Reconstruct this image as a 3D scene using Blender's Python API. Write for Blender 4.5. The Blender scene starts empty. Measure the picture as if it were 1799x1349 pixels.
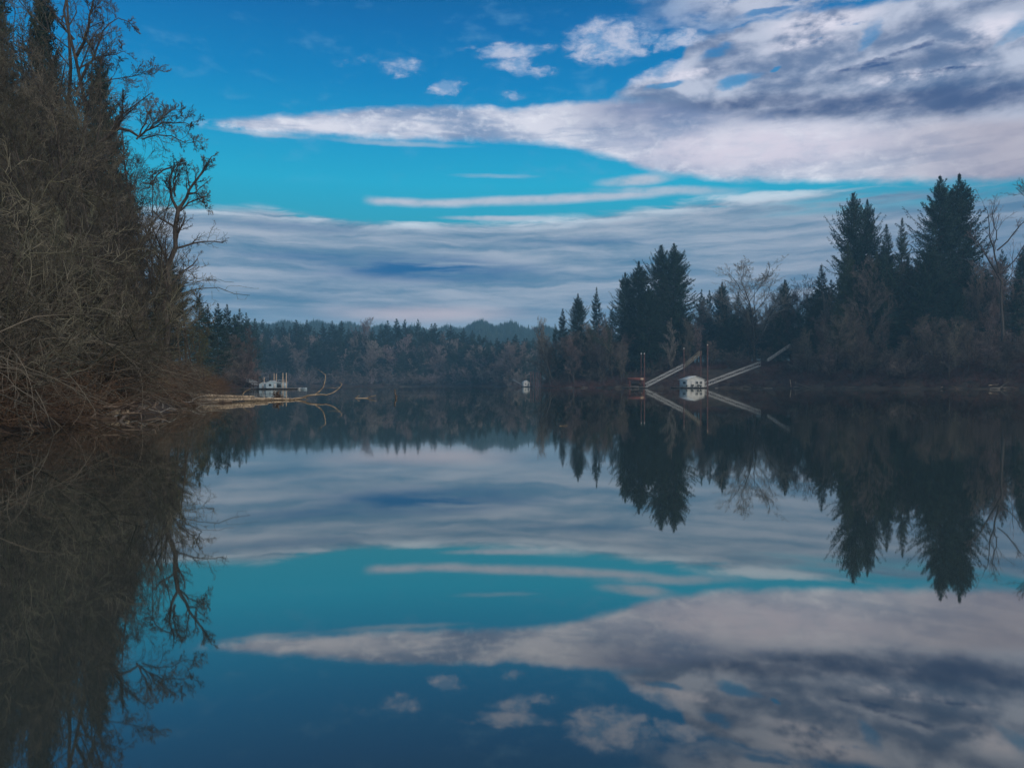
import bpy, math, random
import numpy as np
from mathutils import Vector

PI = math.pi
sc = bpy.context.scene
COL = sc.collection
rng = np.random.default_rng(7)
F, CX, HY, CAMZ = 1300.0, 899.5, 676.5, 1.25      # lens in photo pixels, horizon row, camera height


def gx(px, d):
    return (px - CX) / F * d


def gz(py, d):
    return CAMZ + (HY - py) / F * d


def P(px, py, d):
    return np.array([gx(px, d), d, gz(py, d)])


def lin(c):
    return tuple(((v / 255) / 12.92 if v / 255 <= 0.04045 else ((v / 255 + 0.055) / 1.055) ** 2.4) for v in c)


# ------------------------------------------------------------------ node maths helper
class E:
    nt = None

    def __init__(s, v):
        s.v = v

    @staticmethod
    def put(node, i, v):
        v = v.v if isinstance(v, E) else v
        if isinstance(v, (int, float)):
            node.inputs[i].default_value = v
        else:
            E.nt.links.new(v, node.inputs[i])

    @staticmethod
    def m(op, *a, clamp=False):
        n = E.nt.nodes.new('ShaderNodeMath')
        n.operation = op
        n.use_clamp = clamp
        for i, v in enumerate(a):
            E.put(n, i, v)
        return E(n.outputs[0])

    def __add__(s, o): return E.m('ADD', s, o)
    def __radd__(s, o): return E.m('ADD', s, o)
    def __sub__(s, o): return E.m('SUBTRACT', s, o)
    def __rsub__(s, o): return E.m('SUBTRACT', o, s)
    def __mul__(s, o): return E.m('MULTIPLY', s, o)
    def __rmul__(s, o): return E.m('MULTIPLY', s, o)
    def __truediv__(s, o): return E.m('DIVIDE', s, o)


def ss(v, a, b, lo=0.0, hi=1.0, kind='SMOOTHSTEP'):
    n = E.nt.nodes.new('ShaderNodeMapRange')
    n.interpolation_type = kind
    n.clamp = True
    for i, x in enumerate((v, a, b, lo, hi)):
        E.put(n, i, x)
    return E(n.outputs[0])


def comb(x, y, z=0.0):
    n = E.nt.nodes.new('ShaderNodeCombineXYZ')
    for i, v in enumerate((x, y, z)):
        E.put(n, i, v)
    return E(n.outputs[0])


def noise(vec, scale=1.0, detail=4.0, rough=0.5, dist=0.0):
    n = E.nt.nodes.new('ShaderNodeTexNoise')
    if vec is not None:
        E.nt.links.new(vec.v, n.inputs['Vector'])
    n.inputs['Scale'].default_value = scale
    n.inputs['Detail'].default_value = detail
    n.inputs['Roughness'].default_value = rough
    n.inputs['Distortion'].default_value = dist
    return E(n.outputs['Fac'])


def mixc(f, a, b):
    n = E.nt.nodes.new('ShaderNodeMix')
    n.data_type = 'RGBA'
    n.clamp_factor = True
    E.put(n, 0, f)
    for i, c in ((6, a), (7, b)):
        if isinstance(c, E):
            E.nt.links.new(c.v, n.inputs[i])
        else:
            n.inputs[i].default_value = (*c, 1)
    return E(n.outputs[2])


def ramp(f, pts):
    n = E.nt.nodes.new('ShaderNodeValToRGB')
    E.put(n, 0, f)
    el = n.color_ramp.elements
    while len(el) < len(pts):
        el.new(0.5)
    for e, (p, c) in zip(el, pts):
        e.position = p
        e.color = (*c, 1)
    return E(n.outputs[0])


def fcurve(f, pts):
    n = E.nt.nodes.new('ShaderNodeFloatCurve')
    E.put(n, 1, f)
    c = n.mapping.curves[0]
    while len(c.points) < len(pts):
        c.points.new(0.5, 0.5)
    for p, (x, y) in zip(c.points, pts):
        p.location = (x, y)
        p.handle_type = 'AUTO_CLAMPED'
    n.mapping.update()
    return E(n.outputs[0])


# ------------------------------------------------------------------ sky (world)
def build_world():
    w = bpy.data.worlds.new('World')
    sc.world = w
    w.use_nodes = True
    nt = w.node_tree
    nt.nodes.clear()
    E.nt = nt
    tc = nt.nodes.new('ShaderNodeTexCoord')
    sp = nt.nodes.new('ShaderNodeSeparateXYZ')
    nt.links.new(tc.outputs['Generated'], sp.inputs[0])
    x, y, z = (E(o) for o in sp.outputs)
    A = E.m('ARCTAN2', x, y) * 1300.0
    hor = E.m('SQRT', x * x + y * y)
    B = E.m('MINIMUM', E.m('MAXIMUM', z, 0.0) / E.m('MAXIMUM', hor, 0.05) * 1300.0, 4000.0)

    def pt(px, py):
        az = math.atan((px - CX) / F)
        return 1300 * az, (HY - py) * math.cos(az)

    # domain warp
    w1 = noise(comb(A / 130.0, B / 60.0), 1, 5, .6) - 0.5
    w2 = noise(comb(A / 130.0 + 31.0, B / 60.0, 5.0), 1, 5, .6) - 0.5
    w3 = noise(comb(A / 40.0, B / 22.0, 9.0), 1, 4, .6) - 0.5
    Aw = A + w1 * 70.0 + w3 * 16.0
    Bw = B + w2 * 34.0 + w3 * 12.0
    Bs = B + w2 * 9.0 + w3 * 5.0          # calmer warp for the long bands
    VW = comb(Aw, Bw)
    VS = comb(A + w1 * 60.0, Bs)
    An = (A + 900.0) / 1800.0
    fine = noise(comb(A / 55.0, B / 30.0, 2.0), 1, 7, .62)
    big = noise(comb(A / 210.0, B / 75.0, 7.0), 1, 6, .58)
    fine2 = noise(comb(A / 38.0, B / 24.0, 21.0), 1, 8, .66, .3)
    soft = noise(comb(A / 105.0, B / 62.0, 27.0), 1, 6, .5, .5)
    streak = noise(comb(A / 300.0, (B + w1 * 26.0) / 34.0, 3.0), 1, 7, .6, .4)
    streak2 = noise(comb(A / 150.0, (B + w1 * 16.0) / 15.0, 13.0), 1, 5, .6, .4)

    def blob(px, py, rx, ry, rot=0.0, vec=None, a=1.4, b=0.25):
        n = nt.nodes.new('ShaderNodeMapping')
        n.vector_type = 'TEXTURE'
        nt.links.new((vec or VW).v, n.inputs[0])
        c = pt(px, py)
        n.inputs[1].default_value = (c[0], c[1], 0)
        n.inputs[2].default_value = (0, 0, math.radians(rot))
        n.inputs[3].default_value = (rx, ry, 1)
        l = nt.nodes.new('ShaderNodeVectorMath')
        l.operation = 'LENGTH'
        nt.links.new(n.outputs[0], l.inputs[0])
        return ss(E(l.outputs['Value']), a, b)

    def mx(*a):
        r = a[0]
        for q in a[1:]:
            r = E.m('MAXIMUM', r, q)
        return r

    def edge(pts):
        q = [pt(*p) for p in pts]
        q = [((a + 900) / 1800, b / 700) for a, b in q]
        return fcurve(An, q) * 700.0

    def band(top, bot, st=9.0, sb=9.0, Bv=None):
        Bv = Bv or Bs
        return ss(edge(top) - Bv, -st, st) * ss(Bv - edge(bot), -sb, sb)

    clear = ramp(B / 700.0, [
        (0.00, lin((96, 142, 176))), (0.12, lin((84, 142, 182))), (0.25, lin((44, 128, 172))), (0.40, lin((40, 158, 186))),
        (0.50, lin((28, 166, 202))), (0.62, lin((14, 146, 196))), (0.75, lin((0, 124, 184))),
        (0.90, lin((0, 104, 168))), (1.0, lin((0, 92, 152)))])
    # a little darker to the far right
    clear = mixc(ss(A, 500.0, 900.0, 0.0, .45), clear, lin((0, 118, 160)))
    wisp = ss(fine * 0.6 + big * 0.5, .56, .80, 0.0, .35) * ss(B, 300.0, 420.0)
    skyc = mixc(wisp, clear, lin((110, 165, 205)))

    # low stratus deck
    lowtop = edge([(-60, 350), (345, 362), (450, 362), (540, 376), (700, 387), (850, 390), (1000, 381), (1120, 366),
                   (1300, 345), (1450, 332), (1600, 325), (1900, 320)])
    depth = lowtop - Bs
    lowa = ss(depth + (streak - 0.5) * 60.0, -7.0, 12.0)
    gap = mx(blob(1500, 352, 150, 16, 2, VS), blob(1700, 345, 160, 12, 0, VS), blob(1240, 327, 110, 8, 0, VS)) * .75
    lowa = lowa * ss(streak2 + ss(depth, 0.0, 60.0) * .5, .30, .45)
    lowa = lowa * (1.0 - gap * ss(streak2, .35, .60))
    # tops of the deck are brighter
    rim = ss(depth, 26.0, 2.0) * ss(streak, .38, .6)
    st = ss(streak * 0.65 + streak2 * 0.35, .36, .66)
    lowc = mixc(st, lin((84, 124, 156)), lin((168, 178, 194)))
    lowc = mixc(rim * .85, lowc, lin((206, 220, 232)))
    bl = mx(blob(740, 474, 200, 24, 0, VS), blob(560, 452, 150, 9, 0, VS) * .5, blob(500, 400, 130, 8, 0, VS) * .45,
            blob(1020, 425, 150, 9, 0, VS) * .3)
    lowc = mixc(bl * ss(streak2, .25, .6) * 1.0, lowc, lin((6, 88, 144)))
    # toward the horizon the streaks melt away
    lowc = mixc(ss(B, 150.0, 60.0) * .8, lowc, lin((158, 184, 206)))
    lowc = mixc(blob(745, 552, 190, 17, 0, VS, 1.3, .1) * .6, lowc, lin((226, 204, 208)))
    lowc = mixc(ss(A, 250.0, 750.0) * ss(B, 330.0, 200.0) * .30, lowc, lin((104, 116, 146)))
    skyc = mixc(lowa * .97, skyc, lowc)

    # thin lens clouds between the bands
    thin = mx(band([(600, 353), (640, 346), (760, 350), (900, 346), (1090, 338), (1300, 330)],
                   [(600, 354), (640, 357), (760, 362), (900, 360), (1090, 350), (1300, 336)], 5, 6) * ss(A, -265.0, -230.0) * ss(A, 380.0, 190.0),
              blob(880, 384, 95, 5, 0, VS), blob(1118, 317, 62, 10, 2, VS), blob(1175, 336, 110, 9, -3, VS) * .8,
              blob(700, 253, 120, 5, 0, VS) * .5, blob(460, 236, 70, 4, 0, VS) * .5, blob(870, 310, 70, 4, 0, VS) * .35)
    thinc = mixc(fine, lin((120, 160, 186)), lin((212, 212, 224)))
    skyc = mixc(thin * ss(fine, .25, .5, .6, 1.0), skyc, thinc)

    # the long white band
    Bm = Bs + (fine - 0.5) * 22.0
    main = band([(300, 214), (345, 212), (420, 209), (560, 200), (700, 188), (850, 188), (900, 194), (1000, 182), (1150, 176), (1800, 150), (1900, 150)],
                [(300, 216), (345, 219), (420, 228), (560, 236), (700, 243), (820, 245), (950, 252), (1050, 272), (1150, 298),
                 (1250, 314), (1400, 316), (1550, 318), (1700, 318), (1900, 310)], 7, 9, Bm) * ss(A, -560.0, -500.0)
    main = main * ss(fine * .5 + ss(A, -560.0, -300.0) * .5, .3, .45)
    mc = mixc(ss(big, .36, .62), lin((126, 146, 180)), lin((218, 218, 230)))
    mc = mixc(ss(fine2, .46, .68) * .5, mc, lin((244, 244, 250)))
    mc = mixc(ss(soft * .5 + streak2 * .5, .52, .38) * .55, mc, lin((128, 150, 184)))
    lowedge = edge([(300, 216), (560, 232), (820, 239), (950, 240), (1050, 254), (1150, 278), (1250, 290), (1400, 292), (1700, 290), (1900, 290)])
    under = ss(lowedge - Bs, 10.0, -26.0)        # 1 high in the band
    mc = mixc(ss(A, 20.0, 220.0) * under * ss(B, 400.0, 480.0) * .75, mc, lin((110, 122, 160)))
    glow = blob(1330, 262, 260, 42, -3, VS, 1.3, .2)
    mc = mixc(glow * ss(fine, .3, .6, .45, .95), mc, lin((218, 210, 224)))
    mc = mixc(ss(A, 480.0, 780.0) * ss(B, 480.0, 380.0) * .7, mc, lin((160, 150, 166)))
    skyc = mixc(main * .96, skyc, mc)

    # upper right mass
    Bu = B + w2 * 30.0 + w3 * 20.0 + (fine - 0.5) * 30.0
    mass = ss(edge([(900, 215), (1000, 205), (1085, 165), (1110, 142), (1190, 112), (1225, 62), (1300, 48), (1345, 30), (1500, 8), (1700, -14), (1900, -14)]) - Bu, -9.0, 12.0)
    bot = edge([(900, 200), (1090, 178), (1200, 190), (1350, 205), (1900, 205)])
    mass = mass * ss(Bs - bot, -14.0, 14.0) * ss(A, 130.0, 220.0)
    over = ss(big * .7 + fine * .3, .44, .56) * ss(A, 150.0, 420.0) * ss(B, 560.0, 640.0)   # cloud carries on above the frame
    mass = mx(mass, over)
    hole = mx(blob(1290, 146, 46, 13, 4), blob(1357, 128, 14, 5, 20), blob(1528, 58, 34, 16, 62) * .8, blob(1800, 46, 60, 16, 25) * .8,
              blob(1170, 150, 40, 8, 8), blob(1262, 88, 36, 14, 10), blob(1350, 20, 60, 8, 0)) 
    hole = mx(hole, ss(big + (fine - .5) * .3, .36, .24))
    hole = ss(hole + (fine - .5) * 1.6 - .1, .2, 1.0)
    mass = mass * (1.0 - hole * .8)
    uc = mixc(ss(fine * .25 + big * .25 + soft * .5, .41, .58), lin((104, 122, 156)), lin((188, 194, 212)))
    hl = mx(blob(1440, 40, 80, 20, 0), blob(1745, 55, 50, 22, 0), blob(1620, 130, 80, 12, 0), blob(1210, 130, 60, 10, 0), blob(1420, 75, 60, 12, 0))
    uc = mixc(hl * ss(soft * .5 + fine * .5, .42, .60), uc, lin((226, 222, 234)))
    dk = mx(blob(1480, 192, 330, 20, 0, VW, 1.3, .3), blob(1740, 172, 150, 26, 0), blob(1330, 180, 120, 16, 0),
            blob(1560, 118, 190, 14, 3) * .55, blob(1700, 20, 160, 14, 0) * .4)
    uc = mixc(dk * ss(soft * .5 + fine * .5, .68, .40, .45, .95), uc, lin((56, 80, 124)))
    crack = mx(blob(1510, 118, 72, 4.0, 1), blob(1570, 96, 85, 4.0, 6), blob(1660, 124, 60, 3.2, -4))
    uc = mixc(crack * ss(fine2, .35, .6) * .8, uc, lin((22, 58, 116)))
    skyc = mixc(mass * .95, skyc, uc)

    # scattered puffs
    puff = mx(blob(1068, 72, 80, 42, 0), blob(1030, 92, 40, 14, 0), blob(1100, 92, 40, 14, 0), blob(1195, 70, 52, 18, 10), blob(893, 90, 78, 16, 3),
              blob(908, 115, 46, 18, 0), blob(785, 152, 34, 17, 20), blob(703, 122, 50, 20, 0) * .6, blob(902, 168, 32, 13, 0) * .8,
              blob(620, 105, 60, 14, 10) * .22, blob(950, 126, 32, 12, 0) * .7, blob(1165, 125, 60, 18, 18) * .9)
    puff = ss(puff + (fine2 - .5) * 2.6 * E.m('MINIMUM', puff * 3.0, 1.0), .12, 1.15)
    pc = mixc(ss(fine, .38, .6), lin((120, 158, 200)), lin((200, 204, 222)))
    skyc = mixc(puff * .78, skyc, pc)

    # behind the camera and overhead: unseen broken bright overcast, added for neutral fill light
    back = ss(y, 0.30, -0.35)
    zen = ss(B, 760.0, 1600.0) * .7
    ov = mixc(ss(big, .35, .65), (0.18, 0.22, 0.27), (.66, .64, .61))
    skyc = mixc(mx(back, zen), skyc, ov)
    # Nishita daylight adds its own soft share
    sky = nt.nodes.new('ShaderNodeTexSky')
    sky.sky_type = 'NISHITA'
    sky.sun_disc = False
    sky.sun_elevation = math.radians(24)
    sky.sun_rotation = math.radians(135)
    bg = nt.nodes.new('ShaderNodeBackground')
    nt.links.new(skyc.v, bg.inputs[0])
    bg.inputs[1].default_value = 1.13
    bg2 = nt.nodes.new('ShaderNodeBackground')
    nt.links.new(sky.outputs[0], bg2.inputs[0])
    E.put(bg2, 1, mx(back, zen) * 0.03)
    ad = nt.nodes.new('ShaderNodeAddShader')
    nt.links.new(bg.outputs[0], ad.inputs[0])
    nt.links.new(bg2.outputs[0], ad.inputs[1])
    out = nt.nodes.new('ShaderNodeOutputWorld')
    nt.links.new(ad.outputs[0], out.inputs[0])
    w.cycles.sampling_method = 'MANUAL'
    w.cycles.sample_map_resolution = 512


build_world()


# ------------------------------------------------------------------ materials
def newmat(name):
    m = bpy.data.materials.new(name)
    m.use_nodes = True
    nt = m.node_tree
    E.nt = nt
    b = nt.nodes['Principled BSDF']
    return m, nt, b


def mat(name, c1, c2=None, rough=.85, scale=3.0, spec=.2, objvar=0.0, metal=0.0, bump=0.0, stretch=(1, 1, 1), detail=4):
    m, nt, b = newmat(name)
    tc = nt.nodes.new('ShaderNodeTexCoord')
    mp = nt.nodes.new('ShaderNodeMapping')
    nt.links.new(tc.outputs['Object'], mp.inputs[0])
    mp.inputs[3].default_value = stretch
    f = noise(E(mp.outputs[0]), scale, detail, .6)
    c2 = c2 or tuple(v * .6 for v in c1)
    col = mixc(ss(f, .33, .67), c2, c1)
    if objvar:
        oi = nt.nodes.new('ShaderNodeObjectInfo')
        r = E(oi.outputs['Random'])
        hs = nt.nodes.new('ShaderNodeHueSaturation')
        nt.links.new(col.v, hs.inputs['Color'])
        E.put(hs, 0, 0.5 + (E.m('FRACT', r * 7.3) - .5) * objvar * .10)
        E.put(hs, 2, 1.0 + (r - .5) * objvar)
        col = E(hs.outputs[0])
    nt.links.new(col.v, b.inputs['Base Color'])
    b.inputs['Roughness'].default_value = rough
    b.inputs['Specular IOR Level'].default_value = spec
    b.inputs['Metallic'].default_value = metal
    if bump:
        bp = nt.nodes.new('ShaderNodeBump')
        bp.inputs['Strength'].default_value = bump
        bp.inputs['Distance'].default_value = .05
        nt.links.new(f.v, bp.inputs['Height'])
        nt.links.new(bp.outputs[0], b.inputs['Normal'])
    return m


M = {}
M['fir'] = mat('fir_needles', (.034, .064, .044), (.007, .017, .015), scale=.35, objvar=.5)
M['cedar'] = mat('cedar_sprays', (.062, .078, .036), (.030, .044, .026), scale=.5, objvar=.4)
M['bark'] = mat('dark_bark', (.085, .072, .062), (.035, .030, .028), scale=6, stretch=(1, 1, .25), bump=.4)
M['palebark'] = mat('pale_bark', (.26, .24, .21), (.12, .11, .10), scale=6, stretch=(1, 1, .3), bump=.3)
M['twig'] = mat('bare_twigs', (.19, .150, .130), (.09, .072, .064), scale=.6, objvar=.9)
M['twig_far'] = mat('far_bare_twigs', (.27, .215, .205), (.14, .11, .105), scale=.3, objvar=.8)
M['twig_near'] = mat('grey_twigs', (.150, .138, .104), (.034, .032, .025), scale=.45, objvar=.9)
M['twig_moss'] = mat('mossy_twigs', (.165, .152, .075), (.08, .075, .042), scale=.6, objvar=.4)
M['twig_pale'] = mat('pale_twigs', (.30, .27, .24), (.16, .14, .125), scale=.8, objvar=.3)
M['brush'] = mat('brown_brush', (.150, .095, .062), (.060, .042, .032), scale=.35)
M['brush_red'] = mat('purple_brush', (.135, .070, .064), (.050, .032, .034), scale=.08)
M['ivy'] = mat('ivy_leaves', (.040, .062, .028), (.018, .032, .018), scale=1.5)
M['soil'] = mat('leaf_litter_soil', (.070, .050, .038), (.030, .024, .020), scale=.25, detail=8)
M['hillground'] = mat('hill_ground', (.050, .055, .035), (.030, .038, .028), scale=.01)
M['hillfir'] = mat('hill_firs', (.038, .060, .045), (.018, .034, .030), scale=.02)
M['drift'] = mat('bleached_driftwood', (.44, .35, .25), (.11, .085, .065), scale=3.0, stretch=(.35, 3, 3), bump=.4, detail=6)
M['drift_dark'] = mat('wet_driftwood', (.17, .13, .10), (.06, .045, .038), scale=4, bump=.4)
M['white'] = mat('white_siding', (.47, .48, .47), (.38, .39, .39), scale=1.5, rough=.6)
M['blue_and_shade_wall'] = mat('blue_grey_and_shade_siding', (.34, .44, .50), (.26, .34, .40), scale=1.5, rough=.6)  # boathouse colour; doubles as painted shade on the floating house's left wall
M['rust'] = mat('rust_red_paint', (.19, .062, .048), (.10, .040, .034), scale=2)
M['pile'] = mat('rusty_steel_pile', (.14, .062, .050), (.07, .035, .032), scale=1.2, rough=.7)
M['pilewood'] = mat('pale_wood_pile', (.52, .40, .30), (.36, .28, .20), scale=1.2)
M['darkwood'] = mat('dark_wood', (.06, .045, .038), (.03, .024, .022), scale=2)
M['deck'] = mat('grey_deck', (.22, .21, .20), (.13, .125, .12), scale=2)
M['metalrail'] = mat('galvanised_rail', (.52, .53, .53), (.38, .39, .40), scale=2, rough=.5)
M['yellowrail'] = mat('weathered_rail', (.30, .27, .20), (.18, .16, .13), scale=2)
M['glass'] = mat('dark_glass', (.03, .04, .05), (.02, .025, .03), rough=.1, spec=.5)
M['black'] = mat('black_feathers', (.012, .012, .014), (.006, .006, .008), scale=9)
M['roof'] = mat('pale_metal_roof', (.48, .52, .54), (.38, .42, .44), scale=1)


def water_mat():
    m, nt, b = newmat('calm_water')
    nt.nodes.remove(b)
    geo = nt.nodes.new('ShaderNodeNewGeometry')
    sp = nt.nodes.new('ShaderNodeSeparateXYZ')
    nt.links.new(geo.outputs['Position'], sp.inputs[0])
    x, y = E(sp.outputs[0]), E(sp.outputs[1])
    n1 = noise(comb(x * .55, y * .16, 1.0), 1, 3, .5)
    n2 = noise(comb(x * .06, y * .022, 4.0), 1, 2, .5)
    n3 = noise(comb(x * 1.6, y * .9, 8.0), 1, 2, .5)
    patch = ss(noise(comb(x * .012, y * .03, 6.0), 1, 2, .5), .52, .66)
    h = n1 * .010 + n2 * .035 + n3 * (patch * .0035 + .0006)
    bp = nt.nodes.new('ShaderNodeBump')
    bp.inputs['Strength'].default_value = 1.0
    bp.inputs['Distance'].default_value = 1.0
    E.put(bp, bp.inputs.find('Height'), h * .16)
    lw = nt.nodes.new('ShaderNodeLayerWeight')
    lw.inputs[0].default_value = .5
    # facing = 1 - cos(view angle)
    fac = E.m('POWER', E(lw.outputs['Facing']), 3.0) * .92 + .075
    gl = nt.nodes.new('ShaderNodeBsdfGlossy')
    gl.inputs['Color'].default_value = (.95, .94, .90, 1)
    E.put(gl, gl.inputs.find('Roughness'), patch * .045 + .022)
    nt.links.new(bp.outputs[0], gl.inputs['Normal'])
    df = nt.nodes.new('ShaderNodeBsdfDiffuse')
    df.inputs[0].default_value = (.030, .040, .038, 1)
    mx = nt.nodes.new('ShaderNodeMixShader')
    E.put(mx, 0, E.m('MINIMUM', fac, 1.0))
    nt.links.new(df.outputs[0], mx.inputs[1])
    nt.links.new(gl.outputs[0], mx.inputs[2])
    nt.links.new(mx.outputs[0], nt.nodes['Material Output'].inputs[0])
    return m


# ------------------------------------------------------------------ objects
def tag(o, label=None, cat=None, group=None, kind=None):
    if label: o['label'] = label
    if cat: o['category'] = cat
    if group: o['group'] = group
    if kind: o['kind'] = kind
    return o


def link(name, me, m, parent=None, smooth=False):
    if m is not None:
        me.materials.append(m)
    if smooth:
        me.polygons.foreach_set('use_smooth', [True] * len(me.polygons))
    o = bpy.data.objects.new(name, me)
    COL.objects.link(o)
    if parent:
        o.parent = parent
    return o


def empty(name, loc=(0, 0, 0), rz=0.0):
    o = bpy.data.objects.new(name, None)
    COL.objects.link(o)
    o.location = loc
    o.rotation_euler = (0, 0, rz)
    return o


def mesh_np(name, verts, faces):
    """faces: (n,3) or (n,4) arrays, or a list of such"""
    if not isinstance(faces, list):
        faces = [faces]
    faces = [f for f in faces if len(f)]
    me = bpy.data.meshes.new(name)
    me.vertices.add(len(verts))
    me.vertices.foreach_set('co', np.asarray(verts, np.float32).ravel())
    nl = sum(f.size for f in faces)
    npoly = sum(len(f) for f in faces)
    me.loops.add(nl)
    me.loops.foreach_set('vertex_index', np.concatenate([f.ravel() for f in faces]).astype(np.int32))
    me.polygons.add(npoly)
    tot = np.concatenate([np.full(len(f), f.shape[1]) for f in faces])
    me.polygons.foreach_set('loop_start', np.concatenate([[0], np.cumsum(tot)[:-1]]).astype(np.int32))
    me.update(calc_edges=True)
    me.validate()
    return me


def nrm(v):
    return v / np.maximum(np.linalg.norm(v, axis=-1, keepdims=True), 1e-9)


def tubes(Pp, R, S=3):
    """Pp (N,K,3) polylines, R (N,K) radii -> verts, quads. S=2 gives ribbons."""
    N, K, _ = Pp.shape
    ch = nrm(Pp[:, -1] - Pp[:, 0])
    ref = np.where(np.abs(ch[:, 2:3]) > .9, np.array([[1., 0, 0]]), np.array([[0, 0, 1.]]))
    T = np.gradient(Pp, axis=1)
    T = nrm(T)
    a = nrm(np.cross(ref, ch))[:, None, :]
    a = nrm(a - (a * T).sum(-1, keepdims=True) * T)
    b = np.cross(T, a)
    ang = np.arange(S) / S * 2 * PI if S > 2 else np.array([0.0, PI])
    ph = (np.random.default_rng(3).random(N) * 6.28)[:, None, None, None] if S <= 3 else 0.0
    ca, sa = np.cos(ang[None, None, :, None] + ph), np.sin(ang[None, None, :, None] + ph)
    V = Pp[:, :, None, :] + (a[:, :, None, :] * ca + b[:, :, None, :] * sa) * R[:, :, None, None]
    idx = np.arange(N * K * S).reshape(N, K, S)
    if S == 2:
        q = np.stack([idx[:, :-1, 0], idx[:, :-1, 1], idx[:, 1:, 1], idx[:, 1:, 0]], -1).reshape(-1, 4)
    else:
        n = np.roll(idx, -1, axis=2)
        q = np.stack([idx[:, :-1], n[:, :-1], n[:, 1:], idx[:, 1:]], -1).reshape(-1, 4)
    return V.reshape(-1, 3), q


class Geo:
    def __init__(s):
        s.v, s.q, s.n = [], [], 0

    def add(s, v, q):
        s.v.append(np.asarray(v, float)); s.q.append(np.asarray(q, int) + s.n); s.n += len(v)
        return s

    def tube(s, pts, r, S=8):
        pts = np.asarray(pts, float)[None]
        r = np.broadcast_to(np.asarray(r, float), (pts.shape[1],))[None]
        v, q = tubes(pts, r, S)
        s.add(v, q)
        n = len(v)
        # caps as fans of quads/tri: tip vertex duplicates keep quads legal
        for k in (0, pts.shape[1] - 1):
            ring = np.arange(S) + k * S
            c = len(v)
            v2 = v[ring]
            cen = v2.mean(0)
            s.add(np.vstack([v2, cen]), np.array([[i, (i + 1) % S, S, S] for i in range(S)])[:, :3])
        return s

    def box(s, c, size, rz=0.0, ry=0.0):
        hx, hy, hz = [q / 2 for q in size]
        v = np.array([[x, y, z] for x in (-hx, hx) for y in (-hy, hy) for z in (-hz, hz)], float)
        if ry:
            cc, sn = math.cos(ry), math.sin(ry)
            v = np.stack([v[:, 0] * cc + v[:, 2] * sn, v[:, 1], -v[:, 0] * sn + v[:, 2] * cc], -1)
        cc, sn = math.cos(rz), math.sin(rz)
        v = np.stack([v[:, 0] * cc - v[:, 1] * sn, v[:, 0] * sn + v[:, 1] * cc, v[:, 2]], -1) + np.array(c)
        q = [[0, 1, 3, 2], [4, 6, 7, 5], [0, 4, 5, 1], [2, 3, 7, 6], [0, 2, 6, 4], [1, 5, 7, 3]]
        s.add(v, q)
        return s

    def bar(s, a, b, w, h=None):
        a, b = np.asarray(a, float), np.asarray(b, float)
        s.tube([a, b], w * .6, 4)
        return s

    def poly(s, v, f):
        s.add(v, f)
        return s

    def mesh(s, name):
        V = np.concatenate(s.v)
        by = {}
        for q in s.q:
            by.setdefault(q.shape[1], []).append(q)
        return mesh_np(name, V, [np.concatenate(x) for x in by.values()])

    def build(s, name, m, parent=None, smooth=False):
        return link(name, s.mesh(name), m, parent, smooth)


# ------------------------------------------------------------------ terrain
WATER = [(-12.6, 8), (-13.4, 19.5), (-15.4, 29), (-18.6, 40), (-22.6, 52), (-28.4, 70), (-47, 120), (-88, 215), (-80, 228), (-90, 250), (-110, 300), (-168, 480), (-206, 590),
         (-150, 604), (-90, 610), (-45, 600), (-12, 560), (0, 530), (5, 526), (14, 590), (26, 660), (90, 720), (260, 780), (480, 800), (480, 740), (240, 680),
         (90, 520), (30, 395), (14, 352), (20, 338), (49, 319), (72, 309), (104, 301), (120, 258), (137, 235), (155, 222), (175, 150), (180, 0),
         (150, -300), (-20, -300), (-12, -50), (-12, -4)]
WP = np.array(WATER, float)


def sdist(X, Y):
    """distance to the shoreline, positive on land"""
    X, Y = np.asarray(X, float), np.asarray(Y, float)
    d = np.full(X.shape, 1e9)
    ins = np.zeros(X.shape, bool)
    for i in range(len(WP)):
        ax, ay = WP[i]
        bx, by = WP[(i + 1) % len(WP)]
        vx, vy = bx - ax, by - ay
        t = np.clip(((X - ax) * vx + (Y - ay) * vy) / (vx * vx + vy * vy), 0, 1)
        d = np.minimum(d, np.hypot(X - ax - t * vx, Y - ay - t * vy))
        c = ((ay > Y) != (by > Y)) & (X < (bx - ax) * (Y - ay) / (by - ay + 1e-12) + ax)
        ins ^= c
    return np.where(ins, -d, d)


def ground(X, Y):
    X, Y = np.asarray(X, float), np.asarray(Y, float)
    s = sdist(X, Y)
    s = s + .9 * np.sin(X * .35 + Y * .11) * np.sin(Y * .27 + 1.3) * (np.abs(s) < 40)
    Mr = np.interp(X, [10, 40, 70, 110, 140, 175, 400], [2.5, 7, 12, 13, 13, 14, 14])
    w = ((X > 8) & (Y < 560 - np.maximum(0, 80 - X) * 1.6) & (Y > -100)).astype(float)
    Mh = w * Mr + (1 - w) * np.where(X < -5, 5.0, 6.0)
    L = np.where(w > 0, 20.0, 14.0)
    land = .25 + Mh * (1 - np.exp(-np.maximum(s, 0) / L)) + .25 * np.sin(X * .8) * np.sin(Y * .7) * np.clip(s / 4, 0, 1)
    wat = np.maximum(-2.5, s * .5)
    return np.where(s > 0, np.minimum(land, s * .8), wat)


def axis_pts(a, b, core, step, far):
    l = [core[0] - (core[0] - a) * (i / far) ** 2 for i in range(far, 0, -1)]
    c = list(np.arange(core[0], core[1], step))
    r = [core[1] + (b - core[1]) * (i / far) ** 2 for i in range(0, far + 1)]
    return np.array(l + c + r)


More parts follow.
